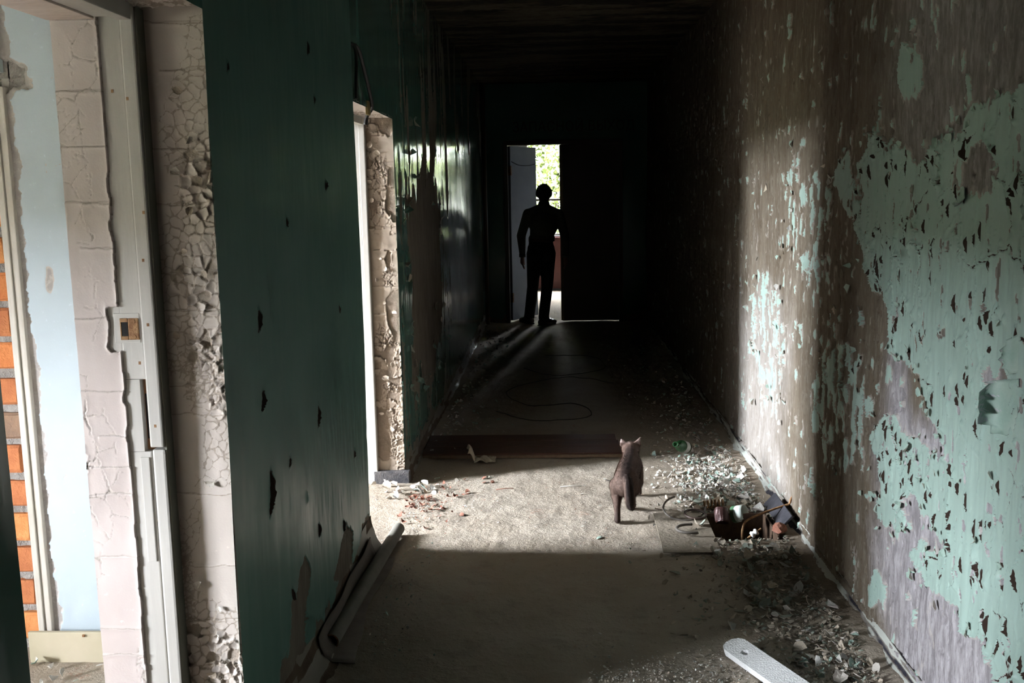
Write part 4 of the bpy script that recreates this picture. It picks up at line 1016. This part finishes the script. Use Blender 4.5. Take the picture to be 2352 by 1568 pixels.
for key, (a, b) in {'mint': ('mint', 'back'), 'white': ('white', 'back'), 'grey': ('grey', 'back'), 'back': ('back', 'mint'), 'red': ('red', 'red'), 'buff': ('buff', 'back'), 'dirt': ('dirt', 'dirt'), 'dmint': ('dmint', 'dirt')}.items():
    chips[key] = []
    for i in range(6):
        v, f, mi = chip_data(1000+i*7+len(key), (.15, .4, .7, -.35, .9, 1.3)[i])
        me = pydata('paint_chip', v, f); me.materials.append(chipmat[a]); me.materials.append(chipmat[b]); me.polygons.foreach_set('material_index', mi)
        chips[key].append(me)
def put_chip(x, y, size, kinds, label, group, name='paint_chip', lift=.0, tilt=.35, cat='paint chip'):
    k = kinds[rng.integers(len(kinds))]; me = chips[k][rng.integers(6)]
    o = bpy.data.objects.new(name, me); col.objects.link(o)
    o.scale = (size, size, size)
    o.rotation_euler = (rng.normal(0, tilt), rng.normal(0, tilt), rng.uniform(0, 6.28))
    o.location = (x, y, zf(x, y) + lift + size*.06)
    word = {'mint': 'mint green', 'dmint': 'dull green', 'white': 'white', 'grey': 'grey', 'back': 'chalky', 'buff': 'buff', 'dirt': 'dirt brown', 'red': 'red brown'}[k]
    return tag(o, label.replace('COL', word), cat, group)
def in_pit(x, y): return PIT[0]-.02 < x < PIT[1]+.02 and PIT[2]-.02 < y < PIT[3]+.02
def heap(n, fx, fy, smin, smax, kinds, label, group, name='paint_chip', cat='paint chip', tilt=.35, lift=.006):
    c = 0
    while c < n:
        x, y = fx(), fy()
        if x > 1.09 or in_pit(x, y): continue
        put_chip(x, y, rng.uniform(smin, smax), kinds, label, group, name, lift*abs(rng.normal()), tilt, cat); c += 1
N_ = rng.normal; U_ = rng.uniform
heap(95, lambda: .93 + N_(0, .10), lambda: 5.62 + N_(0, .26), .030, .075, ('white', 'white', 'grey', 'back', 'mint'), 'curled COL paint chip in the bright heap by the right wall', 'bright paint chips heaped by the right wall', tilt=.5)
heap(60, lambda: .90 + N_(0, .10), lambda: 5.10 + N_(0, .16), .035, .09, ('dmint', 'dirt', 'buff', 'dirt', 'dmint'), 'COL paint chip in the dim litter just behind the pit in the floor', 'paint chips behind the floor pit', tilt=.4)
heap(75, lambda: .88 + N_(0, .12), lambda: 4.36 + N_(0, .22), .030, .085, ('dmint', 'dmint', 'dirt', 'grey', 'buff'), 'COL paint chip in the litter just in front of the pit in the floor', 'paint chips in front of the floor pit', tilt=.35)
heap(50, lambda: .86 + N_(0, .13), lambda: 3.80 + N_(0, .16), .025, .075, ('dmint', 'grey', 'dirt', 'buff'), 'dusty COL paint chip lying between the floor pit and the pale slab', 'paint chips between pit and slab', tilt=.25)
heap(55, lambda: .92 + N_(0, .09), lambda: 3.30 + N_(0, .13), .022, .065, ('white', 'grey', 'back', 'mint'), 'COL plaster chip in the lit rubble beside the near slab', 'lit rubble beside the near slab', tilt=.45)
heap(26, lambda: -.80 + U_(-.30, .12), lambda: 5.42 + N_(0, .07), .03, .075, ('white', 'white', 'back', 'buff'), 'COL curled plaster flake at the foot of the second doorway', 'plaster flakes in the second doorway', tilt=.6, lift=.02)
heap(60, lambda: -.82 + abs(N_(0, .18)), lambda: 5.20 + N_(0, .20), .014, .042, ('red',), 'red brown lino shard on the floor inside the second doorway', 'red brown shards by the second doorway', 'lino_shard', 'shard', .25)
heap(12, lambda: -.50 + N_(0, .10), lambda: 5.62 + N_(0, .05), .022, .045, ('red', 'red', 'back'), 'red brown lino shard in the small cluster near the dark board', 'red brown shards near the board', 'lino_shard', 'shard', .3)
heap(16, lambda: U_(-.3, .5), lambda: U_(4.75, 6.0), .012, .030, ('white', 'grey', 'buff'), 'lone COL chip lying on the bright floor', 'lone chips on the bright floor', tilt=.25)

# the countless small stuff: crumbs and splinters of paint
def litter(name, n, fx, fy, smin, smax, kinds, label, seed, tilt=.4, lift=.006):
    r = np.random.default_rng(seed); VV = []; FF3 = []; MI = []; off = 0
    vs_ = [chip_data(2000+i, (.2, .6, 1.0, -.3)[i % 4], 5) for i in range(8)]
    xy = []
    while len(xy) < n:
        x, y = fx(r), fy(r)
        if -1.2 < x < 1.10 and not in_pit(x, y): xy.append((x, y))
    xy = np.array(xy); zz_ = fl(xy[:, :1].T.copy(), xy[:, 1:].T.copy())[0][0]
    for i in range(n):
        v, f, mi = vs_[r.integers(8)]; sz = r.uniform(smin, smax)*(.6 + .6*r.random())
        E_ = np.array(Euler((r.normal(0, tilt), r.normal(0, tilt), r.uniform(0, 6.28))).to_matrix())
        P_ = (np.array(v)*sz) @ E_.T + np.array((xy[i, 0], xy[i, 1], zz_[i] + sz*.08 + lift*abs(r.normal())))
        kk = r.integers(len(kinds))
        for q, m_ in zip(f, mi):
            t = [c + off for c in q]
            FF3.append(t[:3]); MI.append(kk*2 + m_)
            if len(t) == 4: FF3.append((t[0], t[2], t[3])); MI.append(kk*2 + m_)
        VV.append(P_); off += len(v)
    me = fastmesh(name, np.concatenate(VV), np.array(FF3))
    for k in kinds: me.materials.append(chipmat[k]); me.materials.append(chipmat['back' if k not in ('red', 'dirt', 'dmint') else k])
    me.polygons.foreach_set('material_index', np.array(MI, np.int32))
    o = link(name, me); return tag(o, label, 'debris', kind='stuff')
litter('paint_litter', 1500, lambda r: .90 + r.normal(0, .13), lambda r: 5.50 + r.normal(0, .34), .012, .036, ('white', 'grey', 'mint', 'buff'), 'small paint crumbs of the bright heap by the right wall', 11, .6)
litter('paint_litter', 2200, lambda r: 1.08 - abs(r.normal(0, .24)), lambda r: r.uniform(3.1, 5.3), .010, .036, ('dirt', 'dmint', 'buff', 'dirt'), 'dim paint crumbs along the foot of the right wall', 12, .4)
litter('paint_litter', 900, lambda r: 1.08 - abs(r.normal(0, .22)), lambda r: 6.0 + 6.5*r.random()**1.6, .010, .045, ('grey', 'mint', 'buff'), 'dark litter along the far right wall', 13, .4)
litter('paint_litter', 700, lambda r: -.80 + abs(r.normal(0, .18)), lambda r: 6.2 + 6.0*r.random()**1.5, .010, .045, ('grey', 'buff', 'mint'), 'dark litter along the far left wall', 14, .4)
litter('floor_grit', 2600, lambda r: r.uniform(-1.1, 1.0), lambda r: r.uniform(4.5, 6.2), .003, .009, ('grey', 'buff', 'red', 'grey'), 'grit scattered over the bright patch of floor', 15, .4, .0)
litter('floor_grit', 500, lambda r: -.78 + abs(r.normal(0, .2)), lambda r: 5.2 + r.normal(0, .22), .006, .016, ('red', 'buff', 'white'), 'crumbs inside the second doorway', 16, .4)
litter('floor_grit', 1500, lambda r: r.uniform(.1, 1.05), lambda r: 3.24 + r.normal(0, .10), .004, .016, ('white', 'grey', 'buff'), 'lit crumbs around the near slab', 17, .5)
litter('floor_grit', 1200, lambda r: r.uniform(-.75, 1.0), lambda r: r.uniform(3.2, 4.6), .003, .008, ('grey', 'buff'), 'grit scattered over the dim floor in front', 18, .4, .0)
litter('floor_grit', 260, lambda r: -.72 + abs(r.normal(0, .10)), lambda r: r.uniform(3.4, 4.6), .006, .02, ('grey', 'buff', 'mint'), 'crumbs beside the fallen pipe', 19, .4)

# flakes still hanging on the walls
def wall_flakes(parent, x, nrm, pts, kinds, smin, smax, seed):
    r = np.random.default_rng(seed)
    for y, z in pts:
        me = chips[kinds[r.integers(len(kinds))]][r.choice((1, 2, 4, 5))]
        o = bpy.data.objects.new('paint_flake', me); col.objects.link(o); o.parent = parent
        sz = r.uniform(smin, smax)
        Rm = Matrix.Rotation(-math.pi/2*1 if nrm < 0 else math.pi/2, 3, 'Y')
        Rt = Rm @ Euler((r.normal(0, .22), r.normal(0, .22), 0)).to_matrix() @ Matrix.Rotation(r.uniform(0, 6.28), 3, 'Z')
        o.matrix_local = Matrix.Translation((x + nrm*(.006 + sz*.05), y, z)) @ Rt.to_4x4() @ Matrix.Scale(sz, 4)
def edge_pts(poly, n, r, jit):
    out = []
    for _ in range(n):
        i = r.integers(len(poly)); a = np.array(poly[i]); b = np.array(poly[(i+1) % len(poly)]); t = r.random()
        out.append(tuple(a + (b-a)*t + r.normal(0, jit, 2)))
    return out
r0 = np.random.default_rng(77)
pm = [p for p in POLY_MAIN if p[0] > 2.4]
wall_flakes(wr, XR, -1, [p for p in edge_pts(pm, 70, r0, .02) if 2.45 < p[0] < 4.3 and .1 < p[1] < 1.9], ('mint',), .016, .042, 1)
wall_flakes(wr, XR, -1, [p for p in edge_pts(FLECK2, 26, r0, .10)], ('mint', 'mint', 'grey'), .020, .050, 2)
wall_flakes(wr, XR, -1, [p for p in edge_pts(FLECK1, 26, r0, .12)], ('mint',), .018, .040, 3)
wall_flakes(wr, XR, -1, [p for p in edge_pts(FLECK3, 22, r0, .15)], ('buff', 'mint', 'grey'), .020, .055, 4)
wall_flakes(wr, XR, -1, [(r0.uniform(2.5, 3.6), r0.uniform(.5, 1.75)) for _ in range(26)], ('mint',), .016, .034, 5)
lgreen = simple('dark_green_chip_face', (.10, .17, .135), (.12, .20, .16), .35, 9, .1)
chips['green'] = []
for i in range(6):
    v, f, mi = chip_data(1300+i, (.3, .6, 1.0, .4, 1.2, .8)[i]); me = pydata('paint_flake', v, f); me.materials.append(lgreen); me.materials.append(chipmat['buff']); me.polygons.foreach_set('material_index', mi); chips['green'].append(me)
wall_flakes(lw, XL, 1, [(5.88, 1.24), (5.95, 1.16), (6.1, .62), (6.2, .50), (6.35, .56), (6.5, .45), (6.05, .42), (7.2, .85), (7.0, .6), (7.6, .7), (6.4, 2.1), (6.9, 2.0), (6.2, 1.9), (7.3, .4), (8.0, .5)] + [p for p in edge_pts(BAREF, 20, r0, .05)], ('green', 'green', 'buff'), .03, .085, 6)
def reveal_flakes(y, pts, kinds, smin, smax, seed):
    r = np.random.default_rng(seed)
    for x, z in pts:
        me = chips[kinds[r.integers(len(kinds))]][r.choice((1, 2, 4, 5))]
        o = bpy.data.objects.new('paint_flake', me); col.objects.link(o); o.parent = lw
        sz = r.uniform(smin, smax)
        Rt = Matrix.Rotation(math.pi/2, 3, 'X') @ Euler((r.normal(0, .35), r.normal(0, .35), 0)).to_matrix() @ Matrix.Rotation(r.uniform(0, 6.28), 3, 'Z')
        o.matrix_local = Matrix.Translation((x, y - .010 - sz*.06, z)) @ Rt.to_4x4() @ Matrix.Scale(sz, 4)
reveal_flakes(D1[1], [(-.93, .47), (-.905, .40), (-.95, .36), (-.92, .55), (-.97, .62), (-.93, 1.62), (-.96, 1.72), (-.915, 1.80), (-.95, 1.52), (-.94, 1.92), (-.90, 1.46), (-.985, 1.30), (-.92, .90)], ('buff', 'back'), .016, .034, 31)
reveal_flakes(D2[1], [(-1.0, 1.92), (-.96, 1.88), (-1.01, 1.72), (-1.0, 1.62), (-.97, 1.30), (-.94, 1.24), (-.99, 1.18), (-.95, 1.05), (-.92, .70), (-.96, .62), (-.90, 1.0), (-.99, .42), (-.93, .33)], ('buff',), .025, .05, 32)
# the big curled sheet on the near right wall
def curled_sheet(w, h, rad, seed):
    r = np.random.default_rng(seed); nu, nv = 14, 12; v = []; f = []
    for t in (0, .0016):
        for j in range(nv):
            for i in range(nu):
                q = i/(nu-1)*(.45 + .55*math.sin(.35+2.3*j/(nv-1)) + .10*math.sin(j*2.1+seed)); z = (j/(nv-1)-.5)*h*(1 - .22*q*abs(math.sin(j*1.3))) - .020*q
                a = q*w/rad; start = .45
                if q < start: y, x = q*w, .004 + .012*q
                else:
                    b = (q-start)*w/rad; y = start*w + rad*math.sin(b); x = .004 + .012*start + rad*(1-math.cos(b))
                v.append((-(x + t), y, z + r.normal(0, .0006)))
    n = nu*nv
    for t in (0, 1):
        for j in range(nv-1):
            for i in range(nu-1):
                q = (t*n + j*nu+i, t*n + j*nu+i+1, t*n + (j+1)*nu+i+1, t*n + (j+1)*nu+i); f.append(q if t == 0 else q[::-1])
    for i in range(nu-1): f.append((i, n+i, n+i+1, i+1)); k = (nv-1)*nu; f.append((k+i, k+i+1, n+k+i+1, n+k+i))
    for j in range(nv-1): k = j*nu; f.append((k+nu-1, n+k+nu-1, n+k+2*nu-1, k+2*nu-1))
    me = pydata('paint_flake', v, f); me.materials.append(simple('pale_underside_of_paint', (.42, .42, .44), (.48, .48, .50), .7, 9, .2)); me.materials.append(chipmat['mint'])
    me.polygons.foreach_set('material_index', [0 if i < (nv-1)*(nu-1) else 1 for i in range(len(me.polygons))]); me.polygons.foreach_set('use_smooth', [True]*len(me.polygons)); return me
o = link('paint_flake', curled_sheet(.16, .15, .030, 3), None, wr); o.location = (XR-.004, 2.515, 1.095); o['label'] = 'large curled sheet of paint'
o = link('paint_flake', curled_sheet(.06, .10, .020, 4), None, wr); o.location = (XR-.004, 2.52, 1.235)
o = link('paint_flake', curled_sheet(.07, .045, .018, 5), None, wr); o.location = (XR-.004, 2.93, 1.635); o.rotation_euler = (-1.9, 0, 0)

# ------------------------------------------------------------------ single things on the floor
# fallen pipe by the left wall
p0 = Vector((-.835, 3.47, .034)); p1 = Vector((-.775, 4.72, .036))
pr = empty('pipe', (p0.x, p0.y, 0)); tag(pr, 'dusty grey pipe lying on the floor along the near left wall', 'pipe')
pm_ = simple('dusty_grey_pipe', (.15, .14, .115), (.20, .185, .155), .85, 12, .4, .003)
d = p1-p0; A = Vector((0, 0, p0.z)); B = A + Vector((d.x, d.y, d.z))
v, f = tube([A, A+(B-A)*.3+Vector((0, 0, .002)), A+(B-A)*.7, B], .029, 20, False)
link('tube', pydata('tube', v, f), pm_, pr, smooth=True)
v, f = tube([A, A+(B-A)*.15], .024, 20, False); link('bore', pydata('bore', v, [q[::-1] for q in f]), M['black'], pr, smooth=True)
def ringmesh(c, ax, r1, r2, seg=20):
    ax = Vector(ax).normalized(); a = ax.cross(Vector((0, 0, 1))).normalized(); b = ax.cross(a); v = []; f = []
    for k in range(seg):
        t = 2*math.pi*k/seg
        for r in (r1, r2): v.append(tuple(Vector(c) + (a*math.cos(t)+b*math.sin(t))*r))
    for k in range(seg): q = (k+1) % seg; f.append((2*k, 2*k+1, 2*q+1, 2*q))
    return v, f
v, f = ringmesh(A, d, .0235, .0292); link('rim', pydata('rim', v, f), M['rust'], pr)
v, f = ringmesh(B, d, .0005, .0292); link('end_cap', pydata('end_cap', v, f), M['rust'], pr)
# curled strip of lino skirting that has come off the wall
us = np.linspace(0, 1, 26); v = []; f = []
prof = [(-.052, .100), (-.048, .065), (-.034, .03), (-.012, .010), (.022, .004)]
for i, q in enumerate(us):
    yq = 3.36 + 1.05*q; lean = .02 + .015*math.sin(q*9) + (.03*(1-q/.15)**2 if q < .15 else 0)
    for x, z in prof: v.append((XL + .072 + x*(1+.1*math.sin(q*14)) + lean*(z < .01), yq, z + .002))
n = len(prof)
for i in range(len(us)-1):
    for k in range(n-1): f.append((i*n+k, i*n+k+1, (i+1)*n+k+1, (i+1)*n+k))
me = pydata('skirting_strip', v, f); st = link('skirting_strip', me, simple('brown_lino', (.10, .08, .06), (.14, .115, .09), .7, 12, .3), smooth=True)
m_ = st.modifiers.new('thick', 'SOLIDIFY'); m_.thickness = .004
tag(st, 'loose strip of brown lino skirting peeling off the near left wall', 'skirting strip')

# dark board across the corridor
bd = empty('board', (-.215, 6.37, 0)); tag(bd, 'dark red brown board lying flat across the corridor floor', 'board')
def bmat():
    k = NB('dark_red_brown_board_paint'); n = k.noise(14, 5, .6, (.12, 1, 1)); n2 = k.noise(70, 4, .7)
    c = k.mix(k.rng(n, .35, .65), (.050, .018, .011), (.085, .035, .022)); c = k.mix(k.rng(n2, .62, .72), c, (.22, .17, .12))
    return k.done(c, .6, k.bump(n, .4, .004), 0, .4)
bmt = bmat()
for i in range(3):
    y0 = -.245 + i*.165
    boxes('plank', [((-.625, y0, .012), (.63 - .012*i, y0+.160, .037))], bmt, bd, .003)
boxes('edge_lath', [((-.62, -.262, .010), (.622, -.2455, .028))], simple('pale_board_edge', (.16, .10, .065), (.22, .15, .10), .8, 30, .3), bd, .002)  # paler lath along the board's front edge

# crumpled cloth in front of the board
def rag():
    nu, nv = 26, 18; v = []; f = []
    for j in range(nv):
        for i in range(nu):
            a = i/(nu-1); b = j/(nv-1)
            x = a*.19; y = (b-.5)*.10
            z = .010 + .016*math.sin(a*9+b*3)**2 + .012*math.sin(b*8+a*4)**2
            if a < .26: # upright flap
                q = (.26-a)/.26; z += .085*math.sin(q*1.5)*(1-.25*abs(b-.5)*2); x = .05*(1-q*.55) - .012*q + .012*math.sin(b*5)
            if a > .8: z *= .75
            v.append((x, y + .012*math.sin(a*13), z))
    for j in range(nv-1):
        for i in range(nu-1): f.append((j*nu+i, j*nu+i+1, (j+1)*nu+i+1, (j+1)*nu+i))
    return pydata('crumpled_cloth', v, f)
o = link('crumpled_cloth', rag(), simple('beige_felt', (.36, .31, .23), (.44, .38, .29), .9, 30, .4), smooth=True)
o.location = (-.555, 6.03, .004); o.scale = (.95, 1, .95); m_ = o.modifiers.new('thick', 'SOLIDIFY'); m_.thickness = .005; m_.offset = 1
tag(o, 'crumpled beige scrap of felt on the floor before the dark board', 'cloth')

# thin sheet beside the pit
sh = boxes('hardboard_sheet', [((-.18, -.28, 0), (.085, .28, .004))], simple('dusty_hardboard', (.19, .155, .11), (.28, .235, .18), .95, 9, .8, .006), None, .001)
sh.location = (.665, 4.72, .009); sh.rotation_euler = (.004, .006, -.01)
tag(sh, 'dusty sheet of hardboard lying left of the floor pit', 'board')

# lining of the pit
pl = empty('pit_lining', (0, 0, 0)); tag(pl, 'rusty steel lining of the hole in the floor by the right wall', 'pit lining')
M['pit_rust'] = simple('dark_pit_rust', (.035, .018, .009), (.09, .05, .026), .85, 30, .6, .003)
boxes('plate', [((PIT[0]-.005, PIT[3]-.012, -.12), (PIT[1]+.005, PIT[3]-.004, .020))], M['pit_rust'], pl, .001)
boxes('plate', [((PIT[1]-.012, PIT[2], -.12), (PIT[1]-.004, PIT[3]-.013, .024))], M['pit_rust'], pl, .001)
# black skirting slab and broken brick behind the pit
bs = boxes('skirting_slab', [((-.006, -.19, 0), (.006, .19, .085))], simple('blue_black_lino', (.016, .016, .022), (.040, .038, .046), .75, 26, .6), None, .003)
bs.location = (1.070, 4.90, .026); bs.rotation_euler = (0, .75, 0)
tag(bs, 'blue black slab of skirting leaning on the right wall behind the pit', 'skirting slab')
def lump(name, r, seed, mat, n=2):
    bm = bmesh.new(); bmesh.ops.create_icosphere(bm, subdivisions=n, radius=1.0); q = np.random.default_rng(seed)
    for w_ in bm.verts: w_.co = Vector((w_.co.x*r[0], w_.co.y*r[1], w_.co.z*r[2]))*(1 + q.normal(0, .09))
    me = bpy.data.meshes.new(name); bm.to_mesh(me); bm.free(); return link(name, me, mat)
o = lump('broken_brick', (.036, .046, .024), 4, simple('pink_red_brick', (.24, .085, .05), (.34, .16, .11), .9, 20, .6)); o.location = (1.055, 4.67, .044)
tag(o, 'broken pink brick at the near corner of the floor pit', 'brick')

# wire hoops
def ring_obj(name, c, R_, rad, tilt, arc, label, mat, n=30, start=0.0, squash=1.0):
    pts = [(R_*math.cos(start+arc*k/n), R_*squash*math.sin(start+arc*k/n), .0) for k in range(n+1)]
    v, f = tube(pts, rad, 7); o = link(name, pydata(name, v, f), mat, smooth=True); o.location = c; o.rotation_euler = tilt
    return tag(o, label, 'wire')
wirem = simple('grey_brown_wire', (.10, .085, .07), (.15, .13, .11), .6, 20, .2)
ring_obj('wire_hoop', (.645, 4.98, .048), .105, .005, (.30, -.12, .2), 4.3, 'large springy wire hoop standing half out of the debris left of the pit', wirem, start=1.7)
ring_obj('wire_hoop', (.690, 4.90, .040), .052, .006, (.12, .05, 0), 6.283, 'small dark brown ring lying inside the large wire hoop', simple('dark_brown_rubber', (.035, .018, .012), (.05, .028, .02), .6, 9, .1))
ring_obj('wire_hoop', (.645, 4.70, .034), .075, .007, (.05, .03, .3), 3.6, 'open arc of thick grey wire in front of the small ring', wirem, start=1.2, squash=.75)
pts = [(.019*math.cos(k*.5), -.05 + k*.0016, .019*math.sin(k*.5)+.02) for k in range(72)]
v, f = tube(pts, .0035, 6); o = link('coil_spring', pydata('coil_spring', v, f), M['rust'], smooth=True); o.location = (.80, 5.06, .022); o.rotation_euler = (0, 0, -1.3)
tag(o, 'rusty coil of wire among the chips behind the pit', 'coil')
v, f = tube(catmull([(0, 0, 0), (0, .003, .09), (.03, .02, .135), (.16, .07, .17), (.235, .095, .185), (.248, .098, .192), (.255, .10, .215), (.268, .103, .228), (.282, .105, .224)], 6), .0055, 8)
o = link('bent_rod', pydata('bent_rod', v, f), M['rust'], smooth=True); o.location = (.905, 4.79, -.095); tag(o, 'rusty bent steel rod with a hooked end rising out of the pit', 'rod')
# crumpled can, broken mug, white insulator
def lathe(prof, seg=20):
    v = []; f = []
    for r, z in prof:
        for k in range(seg): a = 2*math.pi*k/seg; v.append((r*math.cos(a), r*math.sin(a), z))
    for i in range(len(prof)-1):
        for k in range(seg): f.append((i*seg+k, i*seg+(k+1) % seg, (i+1)*seg+(k+1) % seg, (i+1)*seg+k))
    return v, f
v, f = lathe([(.001, 0), (.030, 0), (.033, .006), (.031, .03), (.033, .055), (.034, .07), (.031, .07), (.029, .05), (.028, .02), (.001, .006)], 18)
q = np.random.default_rng(3); v = [(x*(1+.22*math.sin(z*60+x*40)) + q.normal(0, .0012), y*(1+.15*math.sin(z*50)), z) for x, y, z in v]
o = link('crumpled_can', pydata('crumpled_can', v, f), simple('dark_maroon_tin', (.03, .011, .011), (.06, .026, .022), .4, 30, .4, metal=.3)); o.location = (.805, 4.80, .030); o.rotation_euler = (-.5, .35, .4)
tag(o, 'crumpled dark maroon tin can at the left rim of the pit', 'can')
mg = empty('broken_mug', (.872, 4.855, .052), (1.25, .25, .9)); tag(mg, 'broken white and green enamel mug on the rim of the pit', 'mug')
v, f = lathe([(.040, 0), (.041, .03), (.041, .062), (.038, .062), (.037, .03), (.036, .004)], 22)
f = [q for q in f if not (max(q) % 22 > 14 and min(q) >= 22)]
link('shell', pydata('shell', v, f), simple('white_enamel', (.62, .70, .64), (.72, .78, .73), .3, 9, .1), mg, smooth=True)
v, f = lathe([(.0418, .0), (.0425, .010), (.0418, .020)], 22); link('green_band', pydata('green_band', v, f), simple('green_enamel', (.06, .14, .07), (.09, .18, .10), .3, 9, .1), mg, smooth=True)
v, f = lathe([(.001, 0), (.040, 0), (.040, .004), (.001, .004)], 22); link('bottom', pydata('bottom', v, f), chipmat['mint'], mg)
ins = empty('insulator', (.935, 4.735, -.015), (.3, .9, .4)); tag(ins, 'small white porcelain insulator in the mouth of the pit', 'insulator')
pc = simple('white_porcelain', (.75, .74, .72), (.82, .81, .79), .25, 9, .05)
v, f = lathe([(.001, 0), (.014, .001), (.018, .010), (.012, .017), (.012, .022), (.018, .029), (.014, .038), (.001, .039)], 18); link('porcelain', pydata('porcelain', v, f), pc, ins, smooth=True)
v, f = tube([(0, 0, -.02), (0, 0, .06)], .004, 8); link('pin', pydata('pin', v, f), M['rust'], ins)
# green bottle
bt = empty('bottle', (.815, 6.20, .045), (1.25, .0, -.45)); tag(bt, 'green glass bottle lying by the bright heap at the right wall', 'bottle')
gk = NB('green_glass'); gk.b.inputs['Transmission Weight'].default_value = .75; gk.b.inputs['IOR'].default_value = 1.5; gk.done((.06, .22, .08), .15, gk.bump(gk.noise(30), .1, .002))
v, f = lathe([(.001, .0), (.034, .0), (.037, .006), (.037, .11), (.033, .135), (.018, .165), (.0145, .18), (.0145, .215), (.017, .218), (.017, .228), (.0115, .228), (.0115, .18), (.030, .13), (.034, .11), (.034, .008), (.001, .006)], 22)
link('glass', pydata('glass', v, f), gk.m, bt, smooth=True)
v, f = lathe([(.0375, .03), (.0378, .05), (.0378, .085), (.0375, .10)], 22); link('label', pydata('label', v, f), simple('washed_out_paper', (.38, .37, .33), (.46, .45, .41), .9, 20, .2), bt, smooth=True)
# small green shard before the cat
o = put_chip(.205, 4.665, .055, ('mint',), 'single green paint chip lying on the floor in front of the cat', None, tilt=.15)
# pale slab with a hole, bottom right
bm = bmesh.new(); L_, Wd = .62, .088
outl = [(-Wd/2, -L_), (Wd/2, -L_), (Wd/2, -.035), (Wd/2-.012, -.012), (Wd/2-.032, 0), (-Wd/2+.03, 0), (-Wd/2+.010, -.010), (-Wd/2, -.032)]
ov = [bm.verts.new((x, y, 0)) for x, y in outl]; iv = [bm.verts.new((-.004+.014*math.cos(a*math.pi/5)*(1+.2*math.sin(a*2)), -.098+.0165*math.sin(a*math.pi/5), 0)) for a in range(10)]
for L2 in (ov, iv):
    for i in range(len(L2)): bm.edges.new((L2[i], L2[(i+1) % len(L2)]))
bmesh.ops.bridge_loops(bm, edges=list(bm.edges))
g = bmesh.ops.extrude_face_region(bm, geom=list(bm.faces)); bmesh.ops.translate(bm, vec=(0, 0, .026), verts=[e for e in g['geom'] if isinstance(e, bmesh.types.BMVert)])
bmesh.ops.recalc_face_normals(bm, faces=list(bm.faces))
me = bpy.data.meshes.new('slab'); bm.to_mesh(me); bm.free()
o = link('slab', me, simple('chalky_white_slab', (.72, .71, .70), (.82, .81, .80), .9, 26, .8, .006)); o.location = (.615, 3.455, .022); o.rotation_euler = (.02, -.26, math.radians(25.8))
tag(o, 'chalky white slab with a hole near its rounded end, bottom right of the floor', 'slab')
# wires trailing over the dark floor
wm = M['black']
for i, (lab, pts) in enumerate((('thin black wire looping over the dark floor behind the board', [(-.45, 7.5, 0), (-.15, 7.15, 0), (.25, 7.3, 0), (.15, 7.75, 0), (-.2, 7.7, 0), (-.4, 8.3, 0), (.1, 8.9, 0), (.5, 8.6, 0)]), ('thin black wire further down the dark corridor floor', [(-.3, 9.4, 0), (.0, 9.0, 0), (.45, 9.3, 0), (.35, 10.0, 0), (-.1, 10.1, 0)]))):
    v, f = tube([(x, y, zf(x, y)+.004) for x, y, _ in catmull(pts, 8)], .0028, 6); o = link('wire', pydata('wire', v, f), wm, smooth=True); tag(o, lab, 'wire')
for i, (x, y, a, L_, lab) in enumerate(((-.34, 5.45, .05, .10, 'short straw lying on the bright floor, left of the others'), (.02, 5.50, -.1, .12, 'pale thin straw lying on the bright floor in the middle'), (.28, 5.62, -.9, .13, 'dark bent twig on the bright floor beside the cat'))):
    v, f = tube(catmull([(0, 0, 0), (L_*.5*math.cos(a), L_*.5*math.sin(a), .006), (L_*math.cos(a+.2), L_*math.sin(a+.2), 0)], 5), .0022, 6)
    o = link('straw', pydata('straw', v, f), (chipmat['red'], chipmat['white'], M['black'])[i]); o.location = (x, y, zf(x, y)+.004); tag(o, lab, 'straw')

# ------------------------------------------------------------------ first side room: kick board, rubble
o = boxes('kick_board', [((-1.915, YPART-.075, .0), (-1.55, YPART-.060, .115))], simple('buff_fibreboard', (.40, .35, .24), (.47, .41, .30), .7, 6, .2), None, .002)
o.rotation_euler = (0, 0, 0); tag(o, 'buff fibreboard strip standing at the foot of the pale blue partition', 'board')
o2 = boxes('nail', [((-1.712, YPART-.082, .10), (-1.704, YPART-.074, .108))], M['rust'], o)
r = np.random.default_rng(8)
for i in range(34):
    x, y = -1.25 - r.random()*.75, 3.34 - abs(r.normal(0, .10))
    s_ = r.uniform(.02, .06); k = ('white', 'back', 'buff', 'grey')[r.integers(4)]
    o = bpy.data.objects.new('plaster_chip', chips[k][r.integers(6)]); col.objects.link(o); o.scale = (s_,)*3
    o.rotation_euler = (r.normal(0, .5), r.normal(0, .5), r.uniform(0, 6)); o.location = (x, y, .012 + r.random()*.02)
    tag(o, {'white': 'white', 'back': 'chalky', 'buff': 'buff', 'grey': 'grey'}[k] + ' plaster chip in the rubble inside the first doorway', 'plaster chip', 'rubble inside the first doorway')
